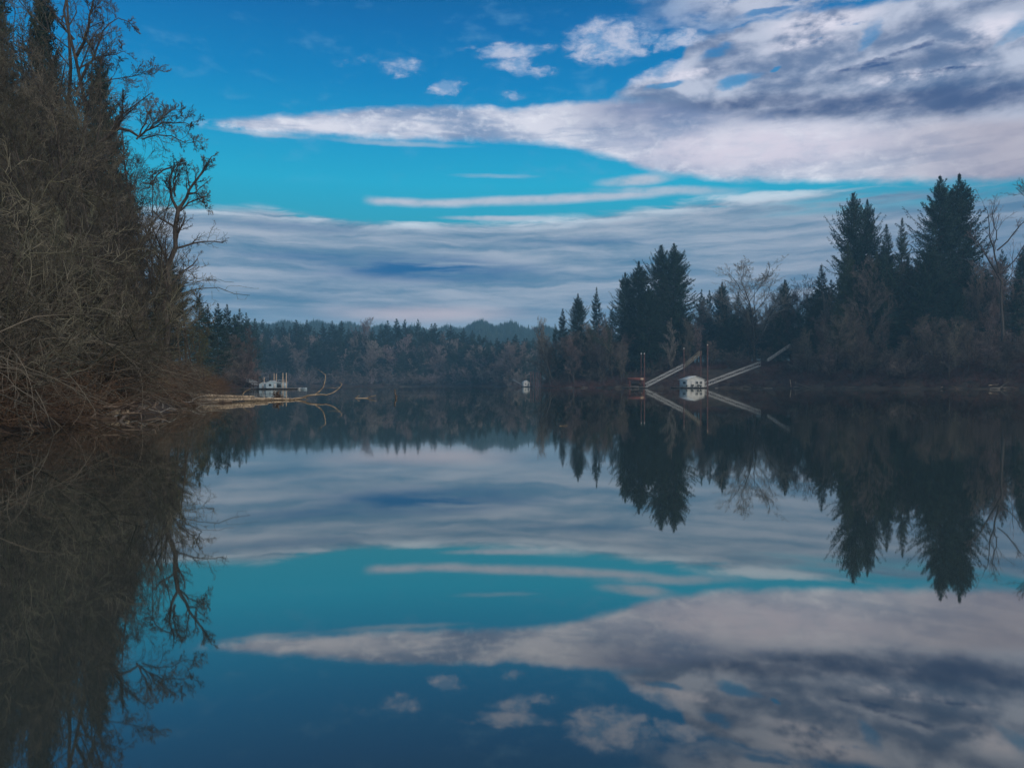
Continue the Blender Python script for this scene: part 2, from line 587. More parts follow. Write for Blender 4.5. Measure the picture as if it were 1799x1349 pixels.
xs = np.unique(np.concatenate([axis_pts(-2350, 2350, (-160, 260), 3.0, 18), np.arange(-60, -6, 1.0)]))
ys = np.unique(np.concatenate([axis_pts(-650, 1820, (-20, 700), 3.0, 16), np.arange(0, 90, 1.5)]))
GX, GY = np.meshgrid(xs, ys)
GZ = ground(GX, GY)
idx = np.arange(GX.size).reshape(GX.shape)
gq = np.stack([idx[:-1, :-1], idx[:-1, 1:], idx[1:, 1:], idx[1:, :-1]], -1).reshape(-1, 4)
o = link('ground', mesh_np('ground', np.stack([GX, GY, GZ], -1).reshape(-1, 3), gq), M['soil'], smooth=True)
tag(o, 'brown leaf litter bank rising from the river', 'ground', kind='structure')

wv = np.array([[-400, -600, 0], [900, -600, 0], [900, 900, 0], [-400, 900, 0]], float)
o = link('water', mesh_np('water', wv, np.array([[0, 1, 2, 3]])), water_mat())
tag(o, 'glassy calm river mirroring trees and clouds', 'water', kind='structure')

# hills far beyond
HP = [(-400, 560), (100, 566), (300, 575), (400, 575), (470, 571), (560, 570), (600, 572), (660, 577), (720, 580), (780, 580), (812, 578), (824, 572),
      (850, 570), (880, 571), (912, 575), (945, 579), (1000, 582), (1200, 590), (2200, 590)]


def hill_h(X, Y):
    d = np.hypot(X, Y)
    px = CX + F * X / np.maximum(Y, 1)
    top = np.interp(px, [p[0] for p in HP], [p[1] for p in HP]) + 7
    z = CAMZ + (HY - top) / F * 1400
    z = z * (1 + .05 * np.sin(px * .11) * np.sin(d * .004))
    t = np.clip((Y - 800) / 600, 0, 1)
    t = t * t * (3 - 2 * t)
    return -2 + (z + 2) * t


hpx = np.linspace(-400, 2200, 210)
hd = np.concatenate([np.linspace(800, 1400, 26), np.linspace(1440, 1800, 8)])
PX, DD = np.meshgrid(hpx, hd)
HX = (PX - CX) / F * DD
HZ = hill_h(HX, DD)
HZ = np.where(DD > 1400, HZ - (DD - 1400) * .06, HZ)
idx = np.arange(PX.size).reshape(PX.shape)
gq = np.stack([idx[:-1, :-1], idx[:-1, 1:], idx[1:, 1:], idx[1:, :-1]], -1).reshape(-1, 4)
o = link('hills', mesh_np('hills', np.stack([HX, DD, HZ], -1).reshape(-1, 3), gq), M['hillground'], smooth=True)
tag(o, 'low wooded hills fading blue beyond the river bend', 'hills', kind='structure')


def tiered(n):
    """simple tiered spires covering the hills"""
    r = np.random.default_rng(11)
    px = r.uniform(330, 1010, n)
    d = 870 + 535 * r.random(n) ** .6
    x = (px - CX) / F * d
    z = hill_h(x, d)
    H = r.uniform(8, 14, n) * (1 + .3 * (r.random(n) > .95))
    W = H * r.uniform(.11, .19, n)
    S, T = 6, 5
    V, Q = [], []
    ang = np.arange(S) / S * 2 * PI
    base = 0
    for t in range(T):
        zb = z + H * (t * .19 - .08)
        zt = z + H * np.minimum(t * .19 + .36, 1.0)
        w = W * (1.05 - t * .2)
        rr = w[:, None] * r.uniform(.65, 1.25, (n, S))
        off = r.uniform(0, 1, n)[:, None]
        ring = np.stack([x[:, None] + rr * np.cos(ang + off), d[:, None] + rr * np.sin(ang + off), zb[:, None] + r.uniform(-1, 1, (n, S)) * .8], -1)
        tip = np.stack([x, d, zt], -1)[:, None]
        v = np.concatenate([ring, tip], 1)
        V.append(v.reshape(-1, 3))
        i0 = base + np.arange(n)[:, None] * (S + 1)
        k = np.arange(S)[None]
        Q.append(np.stack([i0 + k, i0 + (k + 1) % S, np.broadcast_to(i0 + S, (n, S))], -1).reshape(-1, 3))
        base += n * (S + 1)
    return mesh_np('hill_forest', np.concatenate(V), np.concatenate(Q))


o = link('hill_forest', tiered(9000), M['hillfir'])
tag(o, 'hazy blue conifer forest covering the distant hills', 'forest', kind='stuff')


# ------------------------------------------------------------------ tree generators
def grow(par, parR, M_, ratio, ang, K, r, t0=.15, rr=.45, trop=.1, wig=.18, shape=.5, minr=.0, drop=0.0):
    """one more level of branches. par (N,K0,3)"""
    N, K0, _ = par.shape
    plen = np.linalg.norm(np.diff(par, axis=1), axis=-1).sum(1)
    t = t0 + (1 - t0) * (np.arange(M_)[None] + r.random((N, M_))) / M_
    t = np.clip(t, 0, .999)
    f = t * (K0 - 1)
    i = f.astype(int)
    u = (f - i)[..., None]
    n = np.arange(N)[:, None]
    p0 = par[n, i] * (1 - u) + par[n, i + 1] * u
    tg = nrm(par[n, i + 1] - par[n, i])
    R0 = parR[n, i] * (1 - u[..., 0]) + parR[n, i + 1] * u[..., 0]
    q = nrm(r.normal(size=(N, M_, 3)))
    pp = nrm(q - (q * tg).sum(-1, keepdims=True) * tg)
    a = np.radians(ang) * r.uniform(.65, 1.35, (N, M_, 1))
    dr = nrm(tg * np.cos(a) + pp * np.sin(a) + np.array([0, 0, trop]))
    L = plen[:, None] * ratio * (1 - shape * t) * r.uniform(.55, 1.3, (N, M_))
    C = [p0]
    for k in range(1, K):
        dr = nrm(dr + r.normal(size=dr.shape) * wig + np.array([0, 0, trop * .35 - drop * k / K]))
        C.append(C[-1] + dr * (L / (K - 1))[..., None])
    out = np.stack(C, 2).reshape(-1, K, 3)
    Rb = np.maximum(R0 * rr, minr).reshape(-1)
    Rk = Rb[:, None] * np.linspace(1, .35, K)[None]
    Rk = np.maximum(Rk, minr * .6)
    return out, Rk


def bare_meshes(seed, H=20.0, tr=.28, trunk=None, spec=None, minr=.018, S=3, K0=9, lean=(0, 0), wig0=.05):
    r = np.random.default_rng(seed)
    if trunk is None:
        pts = [np.array([0, 0, -.4])]
        d = nrm(np.array([lean[0], lean[1], 1.0]))
        for k in range(1, K0):
            d = nrm(d + r.normal(size=3) * wig0 + np.array([0, 0, .02]))
            pts.append(pts[-1] + d * H / (K0 - 1))
        par = np.array([pts])
        R = tr * np.linspace(1, .16, K0)[None] ** 1.0
    else:
        par, R = trunk
    spec = spec or [dict(M_=13, ratio=.5, ang=42, K=7, t0=.25, rr=.5, trop=.22), dict(M_=7, ratio=.5, ang=38, K=5, rr=.5, trop=.15),
                    dict(M_=6, ratio=.5, ang=38, K=4, rr=.5), dict(M_=5, ratio=.55, ang=40, K=3, rr=.55)]
    big, small = [(par, R, 8)], []
    cur = [(par, R)]
    p, rad = par, R
    for li, s in enumerate(spec):
        s = dict(s)
        mr = minr * (1.6 if li == 0 else 1.0)
        p, rad = grow(p, rad, r=r, minr=mr, **s)
        (big if li == 0 else small).append((p, rad, 5 if li == 0 else S))
    gb, gs = Geo(), Geo()
    for a, b, s_ in big:
        gb.add(*tubes(a, b, s_))
    for a, b, s_ in small:
        gs.add(*tubes(a, b, s_))
    return gb.mesh('trunk'), gs.mesh('crown')


def leaf_quads(C, D, L, W, r):
    """kite-shaped leaves at C pointing along D"""
    q = nrm(r.normal(size=D.shape))
    s = nrm(np.cross(D, q)) * W[:, None]
    mid = C + D * (L * .45)[:, None]
    V = np.stack([C, mid + s, C + D * L[:, None], mid - s], 1)
    i = np.arange(len(C))[:, None] * 4 + np.arange(4)[None]
    return V.reshape(-1, 3), i


def conifer_meshes(seed, H=40.0, W=6.5, base=.12, nb=230, sp=15, lv=4, power=.8, up=35, low=-14, leaf=.62, lump=.28, fan=1.0, topround=0.0, lean=0.0, sat=.52):
    r = np.random.default_rng(seed)
    K0 = 8
    tz = np.linspace(-.5, H, K0)
    sway = np.cumsum(r.normal(size=(K0, 2)) * .10, 0) + np.outer(tz, [lean, 0])
    trunk = np.column_stack([sway, tz])
    tr = (H * .0125) * np.linspace(1, .08, K0)
    g = Geo()
    g.add(*tubes(trunk[None], tr[None], 7))
    h = base + (1 - base) * (np.arange(nb) + r.random(nb)) / nb
    nw = max(14, int(nb / 9))
    h = np.where(r.random(nb) < .65, base + (1 - base) * (np.round((h - base) / (1 - base) * nw) / nw) + r.normal(size=nb) * .004, h)
    h = np.clip(h, base * .7, .985)
    q = 1 - (h - base) / (1 - base)
    az = r.random(nb) * 2 * PI
    ph = r.random(6) * 6.28
    lum = 1 + lump * (np.sin(h * 19 + ph[0] + 1.5 * np.sin(az + ph[1])) * .5 + np.sin(h * 41 + ph[2] + 2 * az) * .5)
    prof = np.clip(q / sat, 0, 1) ** (power * 1.15) * (1 - .30 * np.clip((q - .7) / .3, 0, 1) ** 2) * (.88 + .12 * q)
    if topround:
        prof = np.maximum(prof, np.sqrt(np.clip(q * 2.2, 0, 1)) * topround)
    wm = r.uniform(.68, 1.15, nw + 3)[np.clip(np.round((h - base) / (1 - base) * nw).astype(int), 0, nw + 2)]
    L = W * prof * lum * wm * r.uniform(.6, 1.25, nb) + .010 * H * np.clip(q * 9, .25, 1)
    el = np.radians(low + (up - low) * (1 - q) ** 1.3 + r.normal(size=nb) * 7)
    K = 5
    s = np.linspace(0, 1, K)[None]
    hd_ = np.stack([np.cos(az), np.sin(az)], -1)
    bx = np.interp(h * H, tz, trunk[:, 0])
    by = np.interp(h * H, tz, trunk[:, 1])
    dz = L[:, None] * (np.tan(el)[:, None] * s - .10 * np.sin(s * PI) + .14 * s ** 3)
    bp = np.stack([bx[:, None] + hd_[:, :1] * L[:, None] * s, by[:, None] + hd_[:, 1:] * L[:, None] * s, h[:, None] * H + dz], -1)
    g.add(*tubes(bp, (.05 + .008 * L)[:, None] * np.linspace(1, .3, K)[None], 3))
    # sprays
    t = .12 + .88 * (np.arange(sp)[None] + r.random((nb, sp))) / sp
    t = np.minimum(t, .999)
    f = t * (K - 1)
    i = f.astype(int)
    u = (f - i)[..., None]
    n = np.arange(nb)[:, None]
    p0 = bp[n, i] * (1 - u) + bp[n, i + 1] * u
    tg = nrm(bp[n, i + 1] - bp[n, i])
    side = np.where(r.random((nb, sp)) > .5, 1.0, -1.0)[..., None]
    lat = nrm(np.cross(tg, np.array([0, 0, 1.0]))) * side
    sl = (L[:, None] * .34 * (1.12 - t) + .12) * fan
    sd = nrm(tg * r.uniform(.3, 1.1, (nb, sp, 1)) + lat * r.uniform(.3, 1.0, (nb, sp, 1)) + np.array([0, 0, -.22]) + r.normal(size=(nb, sp, 3)) * .15)
    # leaves on sprays
    k = (np.arange(lv) + .3) / lv
    C = p0[:, :, None] + sd[:, :, None] * (sl[..., None] * k)[..., None]
    C = C + r.normal(size=C.shape) * .10
    D = nrm(sd[:, :, None] + r.normal(size=C.shape) * .45 + np.array([0, 0, -.1]))
    C, D = C.reshape(-1, 3), D.reshape(-1, 3)
    ln = leaf * r.uniform(.7, 1.35, len(C)) * np.clip(np.repeat(L, sp * lv) / (W * .42), .30, 1)
    v, qd = leaf_quads(C, D, ln, ln * r.uniform(.14, .22, len(C)), r)
    gl = Geo().add(v, qd)
    # leader tip
    m = 12
    hz = H * (.955 + .04 * r.random(m))
    C = np.column_stack([np.full(m, trunk[-1, 0]), np.full(m, trunk[-1, 1]), hz])
    D = nrm(np.column_stack([r.normal(size=(m, 2)) * .6, np.full(m, 1.2)]))
    v, qd = leaf_quads(C, D, np.full(m, leaf * .8), np.full(m, leaf * .10), r)
    gl.add(v, qd)
    return g.mesh('trunk'), gl.mesh('crown')


def proto(kind, tm, cm, mt, mc, H):
    """a prototype: (kind, trunk object, crown object, height), unlinked until placed"""
    tm.materials.append(mt)
    cm.materials.append(mc)
    return dict(kind=kind, t=tm, c=cm, H=H)


EDGE_Y = [-200, 60, 120, 170, 210, 260, 330, 400, 450, 500, 560, 620, 690, 720, 750]
EDGE_X = [262, 262, 272, 262, 318, 340, 372, 368, 360, 372, 398, 412, 400, 350, 225]


def settle(pr, x, y, z, s, sxy, rz0):
    """turn a thicket plant so its crown leans inland; step it back if it still overhangs too far"""
    if 'vs' not in pr:
        n = len(pr['c'].vertices)
        co = np.empty(n * 3, np.float32)
        pr['c'].vertices.foreach_get('co', co)
        pr['vs'] = co.reshape(-1, 3)[::37]
    v = pr['vs']
    best = None
    for k in range(14):
        a = rz0 + k * .449
        X = x + (v[:, 0] * math.cos(a) - v[:, 1] * math.sin(a)) * sxy
        Y = y + (v[:, 0] * math.sin(a) + v[:, 1] * math.cos(a)) * sxy
        px = CX + F * X / Y
        py = HY - (z + v[:, 2] * s - CAMZ) / Y * F
        ex = px - np.interp(py, EDGE_Y, EDGE_X)
        e = float(np.percentile(ex, 97))
        if best is None or e < best[0]:
            best = (e, a)
    e, a = best
    if e > 0:
        x -= e / F * y
    return x, a


def place(pr, x, y, z, h, rz=None, sx=1.0, label=None, group=None, cat='tree', mc=None, mt=None, tilt=0.0):
    o = bpy.data.objects.new(pr['kind'], None)
    COL.objects.link(o)
    s = h / pr['H']
    if pr.get('near'):
        x, rz = settle(pr, x, y, z, s, s * sx, rng.random() * 6.28)
        z = float(ground(x, y)) - .2
    o.location = (x, y, z)
    o.rotation_euler = (0, tilt, rng.random() * 6.28 if rz is None else rz)
    o.scale = (s * sx, s * sx, s)
    tag(o, label, cat, group)
    for nm, me, mm in (('trunk', pr['t'], mt), ('crown', pr['c'], mc)):
        c = bpy.data.objects.new(nm, me)
        COL.objects.link(c)
        c.parent = o
        if mm is not None:
            c.material_slots[0].link = 'OBJECT'
            c.material_slots[0].material = mm
    return o


def at_top(pr, px, ytop, d, hw=None, **k):
    """tree whose apex shows at photo pixel (px, ytop) when it stands d metres off"""
    x = gx(px, d)
    z = float(ground(x, d))
    h = gz(ytop, d) - z
    sx = 1.0
    if hw:
        sx = (hw / F * d) / (pr['W'] * h / pr['H'])
    return place(pr, x, d, z - .2, h, sx=sx, **k)


FIR = []
for i, kw in enumerate([dict(W=6.6, power=.9), dict(W=6.0, power=1.0, lump=.35), dict(W=7.4, power=.8, lump=.4, base=.08), dict(W=5.4, power=1.0, nb=240, lump=.2),
                        dict(W=8.0, power=.6, lump=.45, topround=.36, nb=300), dict(W=5.0, power=.9, nb=230, base=.2)]):
    a, b = conifer_meshes(40 + i, **kw)
    p = proto('fir_tree', a, b, M['bark'], M['fir'], 40.0)
    p['W'] = kw['W']
    FIR.append(p)
HERO = []
for i, kw in enumerate([dict(W=11.0, power=1.1, lump=.34), dict(W=10.0, power=1.15, lump=.30), dict(W=11.5, power=.9, lump=.45, topround=.14, up=48)]):
    a, b = conifer_meshes(70 + i, H=60, nb=640, sp=24, lv=5, leaf=.62, base=.08, fan=.75, sat=.36, **kw)
    p = proto('fir_tree', a, b, M['bark'], M['fir'], 60.0)
    p['W'] = kw['W']
    HERO.append(p)
CED = []
for i in range(2):
    a, b = conifer_meshes(90 + i, W=7.0, power=.95, nb=520, sat=.6, sp=20, lv=4, leaf=.42, lump=.10, low=-24, up=25, base=.04, fan=.7)
    p = proto('cedar_tree', a, b, M['bark'], M['cedar'], 40.0)
    p['W'] = 7.0
    CED.append(p)
BARE = []
for i in range(5):
    a, b = bare_meshes(110 + i, H=18.0, tr=.25, minr=.024, spec=[
        dict(M_=17, ratio=.50, ang=42, K=7, t0=.2, rr=.48, trop=.25, shape=.5), dict(M_=9, ratio=.48, ang=38, K=5, rr=.5, trop=.15, t0=.15, shape=.4),
        dict(M_=8, ratio=.5, ang=38, K=4, rr=.5, t0=.15, shape=.4), dict(M_=6, ratio=.6, ang=38, K=3, rr=.6, t0=.2)])
    p = proto('bare_tree', a, b, M['bark'], M['twig'], 20.0)
    p['W'] = 5.0
    BARE.append(p)
HB = []
for i in range(2):
    a, b = bare_meshes(160 + i, H=32.0, tr=.42, minr=.032, wig0=.07, spec=[
        dict(M_=18, ratio=.62, ang=46, K=8, t0=.2, rr=.55, trop=.16, shape=.45, wig=.14), dict(M_=11, ratio=.42, ang=38, K=6, rr=.5, trop=.12, t0=.2, shape=.3),
        dict(M_=8, ratio=.45, ang=36, K=5, rr=.5, t0=.15), dict(M_=6, ratio=.5, ang=36, K=3, rr=.6, t0=.2)])
    p = proto('bare_tree', a, b, M['bark'], M['twig'], 38.0)
    p['W'] = 6.8
    HB.append(p)
SHR = []
for i in range(3):
    r = np.random.default_rng(130 + i)
    n = 9
    pts = np.zeros((n, 6, 3))
    d = nrm(np.column_stack([r.normal(size=(n, 2)) * .55, np.ones(n)]))
    pts[:, 0] = np.column_stack([r.normal(size=(n, 2)) * .4, np.full(n, -.3)])
    for k in range(1, 6):
        d = nrm(d + r.normal(size=(n, 3)) * .12)
        pts[:, k] = pts[:, k - 1] + d * (10 / 5) * r.uniform(.6, 1.0, (n, 1))
    R = np.full((n, 1), .09) * np.linspace(1, .3, 6)[None]
    a, b = bare_meshes(140 + i, trunk=(pts, R), minr=.026, spec=[
        dict(M_=9, ratio=.5, ang=36, K=5, t0=.15, rr=.5, trop=.1), dict(M_=7, ratio=.5, ang=36, K=4, rr=.5), dict(M_=6, ratio=.6, ang=38, K=3, rr=.6)])
    p = proto('bare_shrub', a, b, M['bark'], M['twig'], 9.0)
    p['W'] = 5.0
    SHR.append(p)

# ------------------------------------------------------------------ far shore forest
rf = np.random.default_rng(21)


def shore_front(px):
    """distance where the far/left/right shoreline is met along a photo column"""
    d = np.arange(60.0, 800.0, 1.5)
    s = sdist(gx(px, d), d)
    k = np.argmax(s > 0) if px < 380 else np.where((s[1:] > 0) & (s[:-1] <= 0))[0]
    if isinstance(k, np.ndarray):
        return float(d[k[0]]) if len(k) else 560.0
    return float(d[k])


LF = 'dark fir standing in the hazy blue forest of the far shore'
GF = 'firs of the hazy far shore'
far_tops = [(461, 563), (473, 572), (487, 571), (498, 569), (510, 575), (521, 564), (530, 572), (539, 564), (552, 578), (566, 570), (584, 566), (600, 566), (612, 580),
            (624, 577), (655, 578), (668, 574), (682, 565), (697, 562), (711, 563), (722, 573), (734, 563), (746, 578), (757, 571), (765, 570), (777, 584), (790, 574),
            (803, 588), (815, 578), (829, 582), (841, 590), (852, 592), (862, 600), (873, 596), (884, 602), (891, 596), (906, 589), (920, 597), (927, 596), (937, 596), (948, 598)]
for i, (px, yt) in enumerate(far_tops):
    d = shore_front(px) + rf.uniform(38, 60)
    at_top(FIR[i % 6 if i % 6 != 4 else 3], px, yt - 3, d, hw=rf.uniform(15, 22), label=LF, group=GF)
for i in range(70):
    px = rf.uniform(450, 945)
    d = shore_front(px) + rf.uniform(18, 40)
    yt = np.interp(px, [450, 700, 830, 945], [585, 586, 600, 610]) + rf.uniform(-5, 16)
    at_top(FIR[rf.integers(0, 6)], px, yt, d, hw=rf.uniform(14, 20), label=LF, group=GF)
for px, yt in ((599, 585), (627, 601), (617, 598), (560, 592), (750, 600), (705, 596), (480, 590), (820, 600), (655, 600)):
    at_top(FIR[rf.integers(0, 4)], px, yt, shore_front(px) + 20, hw=13, label=LF, group=GF)
LB = 'leafless grey brown tree among the firs of the far shore'
GB = 'bare trees of the far shore'
o = at_top(BARE[0], 643, 566, shore_front(643) + 40, hw=26, label='rounded bare crown showing above the fir tops of the far shore', group=GB)
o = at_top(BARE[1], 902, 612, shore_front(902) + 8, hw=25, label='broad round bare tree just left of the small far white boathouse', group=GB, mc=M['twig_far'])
for i in range(58):
    px = 440 + (i + rf.random()) * 8.6
    d = shore_front(px) + rf.uniform(8, 34)
    yt = rf.uniform(590, 636) + (8 if px > 820 else 0)
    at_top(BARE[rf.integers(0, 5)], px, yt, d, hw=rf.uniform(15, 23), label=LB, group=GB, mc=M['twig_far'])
LS = 'low bare shrub at the foot of the far shore forest'
for i in range(34):
    px = rf.uniform(450, 940)
    yt = np.interp(px, [450, 700, 830, 945], [588, 600, 612, 618]) + rf.uniform(0, 28)
    at_top(FIR[rf.integers(0, 6)], px, yt, shore_front(px) + rf.uniform(6, 16), hw=rf.uniform(14, 20), label=LF, group=GF)
for i in range(38):
    px = 430 + (i + rf.random()) * 13.6
    d = shore_front(px) + rf.uniform(2, 7)
    yt = rf.uniform(637, 662)
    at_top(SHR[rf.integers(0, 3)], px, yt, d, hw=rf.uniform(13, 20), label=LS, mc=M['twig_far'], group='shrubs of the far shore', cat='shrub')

# left middle distance, nearer and darker firs
LM = [(349, 515, 190, 26, 0), (366, 532, 200, 20, 1), (384, 531, 225, 22, 3), (398, 533, 245, 20, 0), (421, 541, 310, 22, 2), (434, 548, 360, 20, 1), (447, 558, 430, 19, 3), (410, 552, 275, 20, 5)]
for k, (px, yt, d, hw, v) in enumerate(LM):
    at_top(FIR[v], px, yt, d, hw=hw, group='firs beyond the left thicket',
           label=['tallest dark fir rising right behind the left thicket edge', 'dark fir beyond the left thicket, above the overhanging bare branch',
                  'slim twin fir beyond the left thicket, the left of the pair', 'slim twin fir beyond the left thicket, the right of the pair',
                  'sharp topped green black fir above the left boat dock', 'shoulder height fir leaning on the sharp topped one above the left dock',
                  'lower fir where the left trees step down to the far shore', 'short fir tucked between the twin firs and the sharp topped fir'][k])
for i in range(16):
    px = rf.uniform(395, 455)
    d = shore_front(px) + rf.uniform(5, 30)
    at_top(BARE[i % 5], px, rf.uniform(580, 645), d, hw=rf.uniform(14, 22), label='bare grey tree on the shore behind the left boat dock', group='bare trees behind the left dock')
for i in range(14):
    px = rf.uniform(395, 470)
    d = shore_front(px) + rf.uniform(2, 6)
    at_top(SHR[i % 3], px, rf.uniform(635, 665), d, hw=rf.uniform(12, 20), label='low bare shrub on the shore behind the left boat dock', group='shrubs behind the left dock', cat='shrub')

# ------------------------------------------------------------------ right bank trees
RB = [  # proto, px, ytop, d, half width, label
    (FIR[0], 976, 568, 352, 11, 'short fir nearest the tip of the right hand promontory'),
    (FIR[5], 989, 541, 352, 13, 'narrow fir second from the promontory tip'),
    (HERO[1], 1015, 514, 350, 21, 'full conical fir left of the small headed fir on the promontory'),
    (FIR[3], 1048, 503, 372, 15, 'slender small headed fir standing alone above bare crowns'),
    (FIR[2], 1076, 540, 362, 17, 'low dark fir at the left foot of the tall fir clump'),
    (HERO[0], 1099, 477, 340, 26, 'outermost left fir of the tall black clump behind the rust red shelter'),
    (HERO[1], 1122, 457, 338, 32, 'second fir of the tall black clump, above the twin brown piles'),
    (HERO[2], 1162, 430, 342, 34, 'broad topped fir in the middle of the tall black clump'),
    (HERO[0], 1184, 426, 336, 38, 'tallest fir of the black clump, above the weathered upper gangway'),
    (HERO[1], 1140, 500, 331, 32, 'shorter fir filling the front of the tall black clump'),
    (HERO[0], 1195, 520, 334, 22, 'shorter fir at the right front of the tall black clump'),
    (FIR[1], 1232, 507, 400, 15, 'hazy blue fir just right of the tall black clump'),
    (FIR[0], 1246, 509, 405, 15, 'hazy blue fir between its hazy neighbour and the dark pointed fir'),
    (HERO[1], 1269, 494, 368, 22, 'dark pointed fir above the white floating house'),
    (FIR[3], 1297, 511, 400, 14, 'faint hazy fir behind the large spreading bare tree'),
    (FIR[1], 1352, 540, 380, 18, 'low hazy fir right of the large spreading bare tree'),
    (HERO[2], 1379, 491, 348, 21, 'round headed dark fir above the hillside stairs'),
    (FIR[2], 1418, 516, 352, 16, 'dark fir between the round headed fir and the light cedar'),
    (CED[0], 1445, 464, 320, 32, 'open crowned cedar at the left end of the tall right hand group'),
    (CED[1], 1490, 423, 296, 32, 'smooth olive green cedar cone in front of the ragged fir'),
    (HERO[2], 1500, 338, 312, 40, 'ragged tall fir with many small tops above the olive cedar'),
    (HERO[0], 1525, 348, 318, 30, 'right hand partner of the ragged tall fir'),
    (CED[0], 1560, 392, 310, 34, 'dark cedar in the gap between the two tallest fir pairs'),
    (CED[1], 1584, 381, 322, 28, 'thin see-through cedar top in the gap between tall fir pairs'),
    (CED[0], 1538, 440, 290, 34, 'broad dark cedar filling the front of the gap'),
    (CED[1], 1595, 450, 288, 34, 'broad dark cedar at the left foot of the tallest fir pair'),
    (HERO[0], 1651, 307, 284, 48, 'left fir of the tallest pair on the right bank'),
    (HERO[1], 1685, 303, 288, 44, 'right fir of the tallest pair on the right bank'),
    (HERO[1], 1676, 500, 262, 26, 'low dark fir in front of the tallest fir pair'),
    (HERO[2], 1632, 430, 278, 36, 'mid height fir filling the front of the tallest pair'),
    (FIR[0], 1716, 470, 300, 24, 'fir at the right foot of the tallest pair, behind dead limbs'),
    (FIR[2], 1760, 437, 330, 24, 'fir seen through the dark twisted bare tree'),
    (HERO[1], 1797, 432, 290, 22, 'dark fir cut by the right edge of the view'),
    (FIR[4], 1735, 500, 310, 34, 'shadowy fir low behind the dark twisted bare tree'),
    (FIR[1], 1310, 560, 385, 20, 'low hazy fir behind the trunk of the large bare tree'),
    (FIR[0], 1405, 548, 360, 20, 'low fir behind the top of the hillside stairs'),
]
for pr, px, yt, d, hw, lb in RB:
    at_top(pr, px, yt, d, hw=hw, label=lb, group='evergreens of the right bank')
for i in range(110):
    px = rf.uniform(965, 1830)
    lim = np.interp(px, [965, 1080, 1210, 1420, 1480, 1540, 1600, 1700, 1800], [585, 550, 528, 520, 470, 430, 430, 440, 480])
    k = i % 3
    at_top((FIR[rf.integers(0, 6)] if k else BARE[i % 5]), px, lim + rf.uniform(0, 60), shore_front(px) + rf.uniform(35, 75), hw=rf.uniform(18, 30),
           label='dark fir filling the depth of the right bank wood' if k else 'bare tree filling the depth of the right bank wood',
           group='filler firs of the right bank wood' if k else 'filler bare trees of the right bank wood')
RD = [
    (BARE[2], 952, 563, 352, 13, 'tall thin pale bare tree at the very tip of the promontory', 'p'),
    (BARE[3], 966, 600, 347, 16, 'crooked bare tree beside the tall pale one on the promontory', ''),
    (BARE[0], 1000, 590, 340, 20, 'bare tree below the full conical fir of the promontory', ''),
    (BARE[1], 1030, 572, 344, 22, 'reddish bare crown between the promontory firs', ''),
    (BARE[4], 1072, 556, 345, 22, 'purple brown bare crown touching the tall black fir clump', ''),
    (BARE[2], 1052, 600, 336, 22, 'lower bare tree in front of the purple brown crown', ''),
    (BARE[3], 1180, 571, 318, 15, 'small pale bare tree in front of the black fir clump, above the gangway', 'p'),
    (BARE[0], 1208, 566, 326, 17, 'bare tree right of the small pale one, above the weathered gangway', ''),
    (BARE[4], 1226, 572, 332, 17, 'bare grey tree beside the tall capped pile', ''),
    (HB[0], 1326, 466, 338, 44, 'large spreading bare tree standing above the lower hillside', 'p'),
    (BARE[2], 1300, 540, 345, 22, 'bare tree at the left side of the large spreading one', ''),
    (HB[1], 1354, 510, 342, 24, 'bare tree at the right side of the large spreading one', ''),
    (BARE[4], 1392, 510, 335, 24, 'bare tree beside the head of the hillside stairs', ''),
    (HB[1], 1418, 489, 342, 24, 'pale twigged bare tree left of the open crowned cedar', ''),
    (BARE[1], 1270, 575, 350, 20, 'low bare tree in the smoke above the white floating house', ''),
    (BARE[2], 1491, 538, 280, 20, 'brown bare tree in front of the olive cedar', ''),
    (HB[0], 1523, 468, 286, 24, 'upright many stemmed bare tree between the olive cedar and the gap', ''),
    (BARE[4], 1553, 560, 275, 20, 'bare tree under the dark cedar of the gap', ''),
    (BARE[0], 1621, 558, 262, 22, 'feathery bare tree at the foot of the tallest fir pair', ''),
    (BARE[1], 1600, 470, 290, 26, 'bare crown left of the tallest fir pair', ''),
    (BARE[2], 1440, 560, 292, 20, 'bare tree on the slope under the open crowned cedar', ''),
    (BARE[3], 1705, 520, 275, 30, 'bare tree right of the low dark fir', ''),
    (BARE[4], 1778, 500, 262, 34, 'bare tree on the slope at the right edge', ''),
    (BARE[0], 1745, 540, 256, 26, 'low bare tree under the dark twisted one', ''),
    (BARE[1], 1250, 600, 330, 18, 'thin bare tree right of the tall capped pile', ''),
]
for pr, px, yt, d, hw, lb, pal in RD:
    at_top(pr, px, yt, d, hw=hw, label=lb, group='bare trees of the right bank', mc=M['twig_pale'] if pal else None, mt=None)
for i in range(44):
    px = rf.uniform(1400, 1830) if i < 34 else rf.uniform(960, 1110)
    at_top(BARE[i % 5], px, rf.uniform(560, 630), shore_front(px) + rf.uniform(3, 22), hw=rf.uniform(16, 28), label='small bare tree on the lower slope of the right bank',
           group='small bare trees of the right slope')
for i in range(90):
    px = rf.uniform(955, 1820)
    d = shore_front(px) + rf.uniform(6, 34)
    if 1130 < px < 1400 and d < 325:
        continue
    x = gx(px, d); z = float(ground(x, d))
    place(SHR[i % 3], x, d, z - .2, rf.uniform(5, 9), label='leafless shrub on the brushy slope of the right bank', group='shrubs of the right bank', cat='shrub', sx=1.1)


def pline(pts, d0, n=None, dz=0.0):
    """photo pixels -> world polyline at a distance (dz adds depth along the line)"""
    m = len(pts)
    return np.array([P(px, py, d0 + dz * k / max(1, m - 1)) for k, (px, py) in enumerate(pts)])


